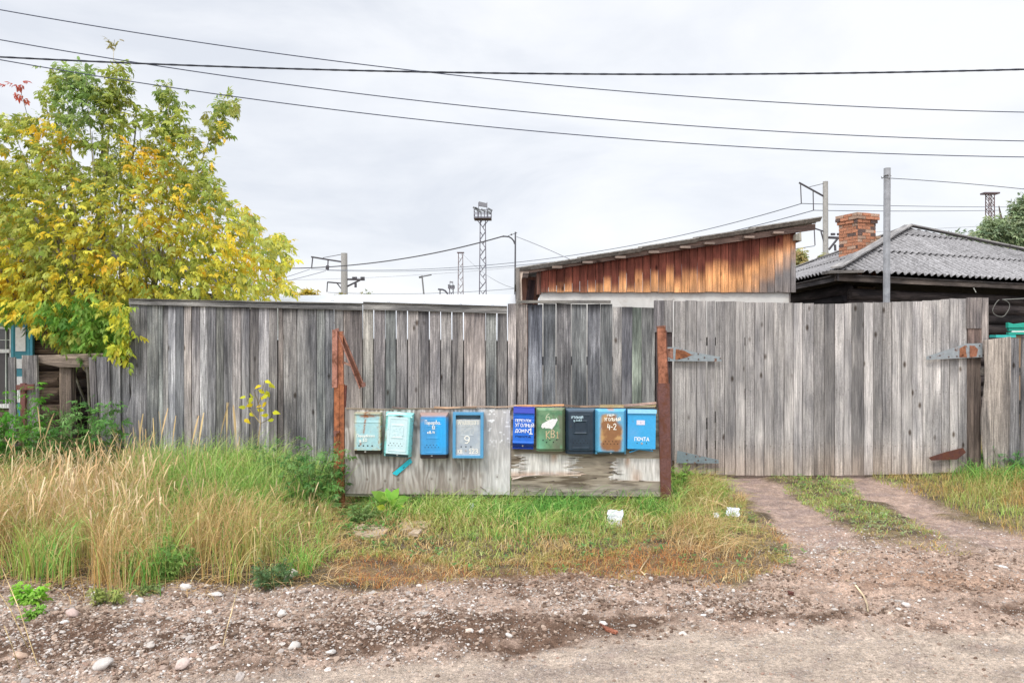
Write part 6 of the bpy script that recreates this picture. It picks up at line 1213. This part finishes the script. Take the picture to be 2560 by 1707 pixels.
t = thing('lamp_post', 'thin lamp post with a curved arm left of the brown shed', 'street lamp', (PX(1288, 36), 36, 0)); b = MB(); b.tube([(PX(1286.5, 36), 36, 0), (PX(1288.5, 36), 36, PZ(580, 36))], [.05, .035], 8, (.10, .10, .115)); local(b, t).build('shaft', M['wire'], t)
b = MB(); b.tube([P(x_, y_, 36) for x_, y_ in ((1287, 610), (1284, 602), (1279, 596), (1272, 592), (1262, 591), (1256, 591.5))], .035, 6, (.09, .09, .1)); b.tube([P(1270, 590, 36), P(1293, 582, 36)], .015, 5, (.1, .1, .1)); b.tube([P(1277, 587, 36), P(1280, 586, 36)], .04, 6, (.1, .1, .1)); local(b, t).build('arm', M['wire'], t)
t = thing('lamp_post', 'dark curved lamp head just above the white roof', 'street lamp', (PX(1121, 60), 60, 0)); b = MB(); b.tube([(PX(1124, 60), 60, 0)]+[P(x_, y_, 60) for x_, y_ in ((1121, 740), (1118, 733), (1113, 727), (1107, 724), (1095, 723))], .07, 6, (.09, .09, .11)); b.tube([P(1100, 725, 60), P(1100, 738, 60)], .05, 5, (.12, .12, .13)); local(b, t).build('shaft', M['wire'], t)
t = thing('tv_antenna', 'slim television antenna on a stick above the white roof', 'antenna', (PX(1057, 30), 30, 0)); b = MB(); b.tube([(PX(1061, 30), 30, 0), P(1060, 740, 30), P(1055, 689, 30)], .03, 6, (.2, .2, .2)); local(b, t).build('stick', M['wire'], t); b = MB(); b.tube([P(1048, 693, 30), P(1079, 687, 30)], .025, 5, (.12, .12, .12)); b.tube([P(1050, 691, 30), P(1051, 695, 30)], .06, 5, (.12, .12, .12)); local(b, t).build('boom', M['wire'], t)

# ------------------------------------------------------------------ far trees
def fartree(name, lab, px_, Y, blobs, n, size, cols, trunk=True, group='trees on the skyline'):
    t = thing(name, lab, 'tree', (PX(px_, Y), Y, 0), group=group); parts = []; pp_ = []
    for bx, by, rx, ry, wgt in blobs:
        k = int(n*wgt); q = RNG.normal(size=(k, 3)); q /= np.linalg.norm(q, axis=1)[:, None]; q *= RNG.random((k, 1))**.45; c0 = P(bx, by, Y); pp_.append(c0+q*np.array((rx/F*Y, rx/F*Y*.8, ry/F*Y)))
    p = np.concatenate(pp_); keep = fbm(p[:, 0]*2.2/size*.12, p[:, 2]*2.2/size*.12, 66, 3) > .42; p = p[keep]; m_ = len(p); V, Fa, C = compound(p, unit(m_, -.1), RNG.uniform(.7, 1.3, m_)*size, pal(m_, cols), 2, .5); mesh_arr('crown', V-np.array(t.location), Fa, M['leaf'], t, C)
    b = MB(); c0 = np.array(t.location); top = P(blobs[0][0], blobs[0][1], Y); b.tube([(0, 0, -.1), tuple((top-c0)*.5), tuple(top-c0)], [.16, .1, .03], 7, (.16, .13, .1))
    for bx, by, rx, ry, wgt in blobs: q = P(bx, by, Y)-c0; b.tube([tuple((top-c0)*.45), tuple(q*.8+(top-c0)*.12), tuple(q)], [.08, .05, .015], 5, (.16, .13, .1))
    b.build('trunk', M['darkwood'], t, True)
SG = [(.38, .46, .28), (.38, .46, .26), (.22, .30, .18), (.46, .52, .3)]
fartree('birch_tree', 'loose grey green tree behind the corrugated roof at the right edge', 2540, 24, [(2540, 585, 60, 45, 1.), (2480, 575, 34, 26, .3), (2560, 530, 26, 40, .25), (2620, 540, 60, 70, .5), (2430, 600, 30, 14, .10), (2497, 515, 12, 20, .06), (2385, 590, 14, 8, .03), (2545, 630, 60, 22, .4)], 2000, .19, SG)
fartree('small_tree', 'pale yellow green tree top between brown shed and chimney', 2030, 30, [(2020, 655, 32, 18, 1.), (2045, 640, 20, 18, .5), (2000, 640, 14, 20, .4)], 500, .16, [(.5, .45, .2), (.4, .45, .18), (.55, .42, .2)])
fartree('small_tree', 'small yellow orange tree top just right of the big maple', 772, 22, [(772, 738, 16, 10, 1.), (760, 742, 10, 8, .5)], 220, .15, [(.60, .45, .08), (.5, .45, .1)])
fartree('small_tree', 'low green tree top at the foot of the left railway pole', 858, 30, [(855, 741, 20, 4, 1.)], 200, .15, [(.22, .28, .1), (.35, .3, .12)])
fartree('small_tree', 'tiny green tree top over the white roof left of the antenna', 922, 30, [(920, 739, 11, 4, 1.)], 110, .15, [(.22, .28, .1), (.3, .3, .1)])
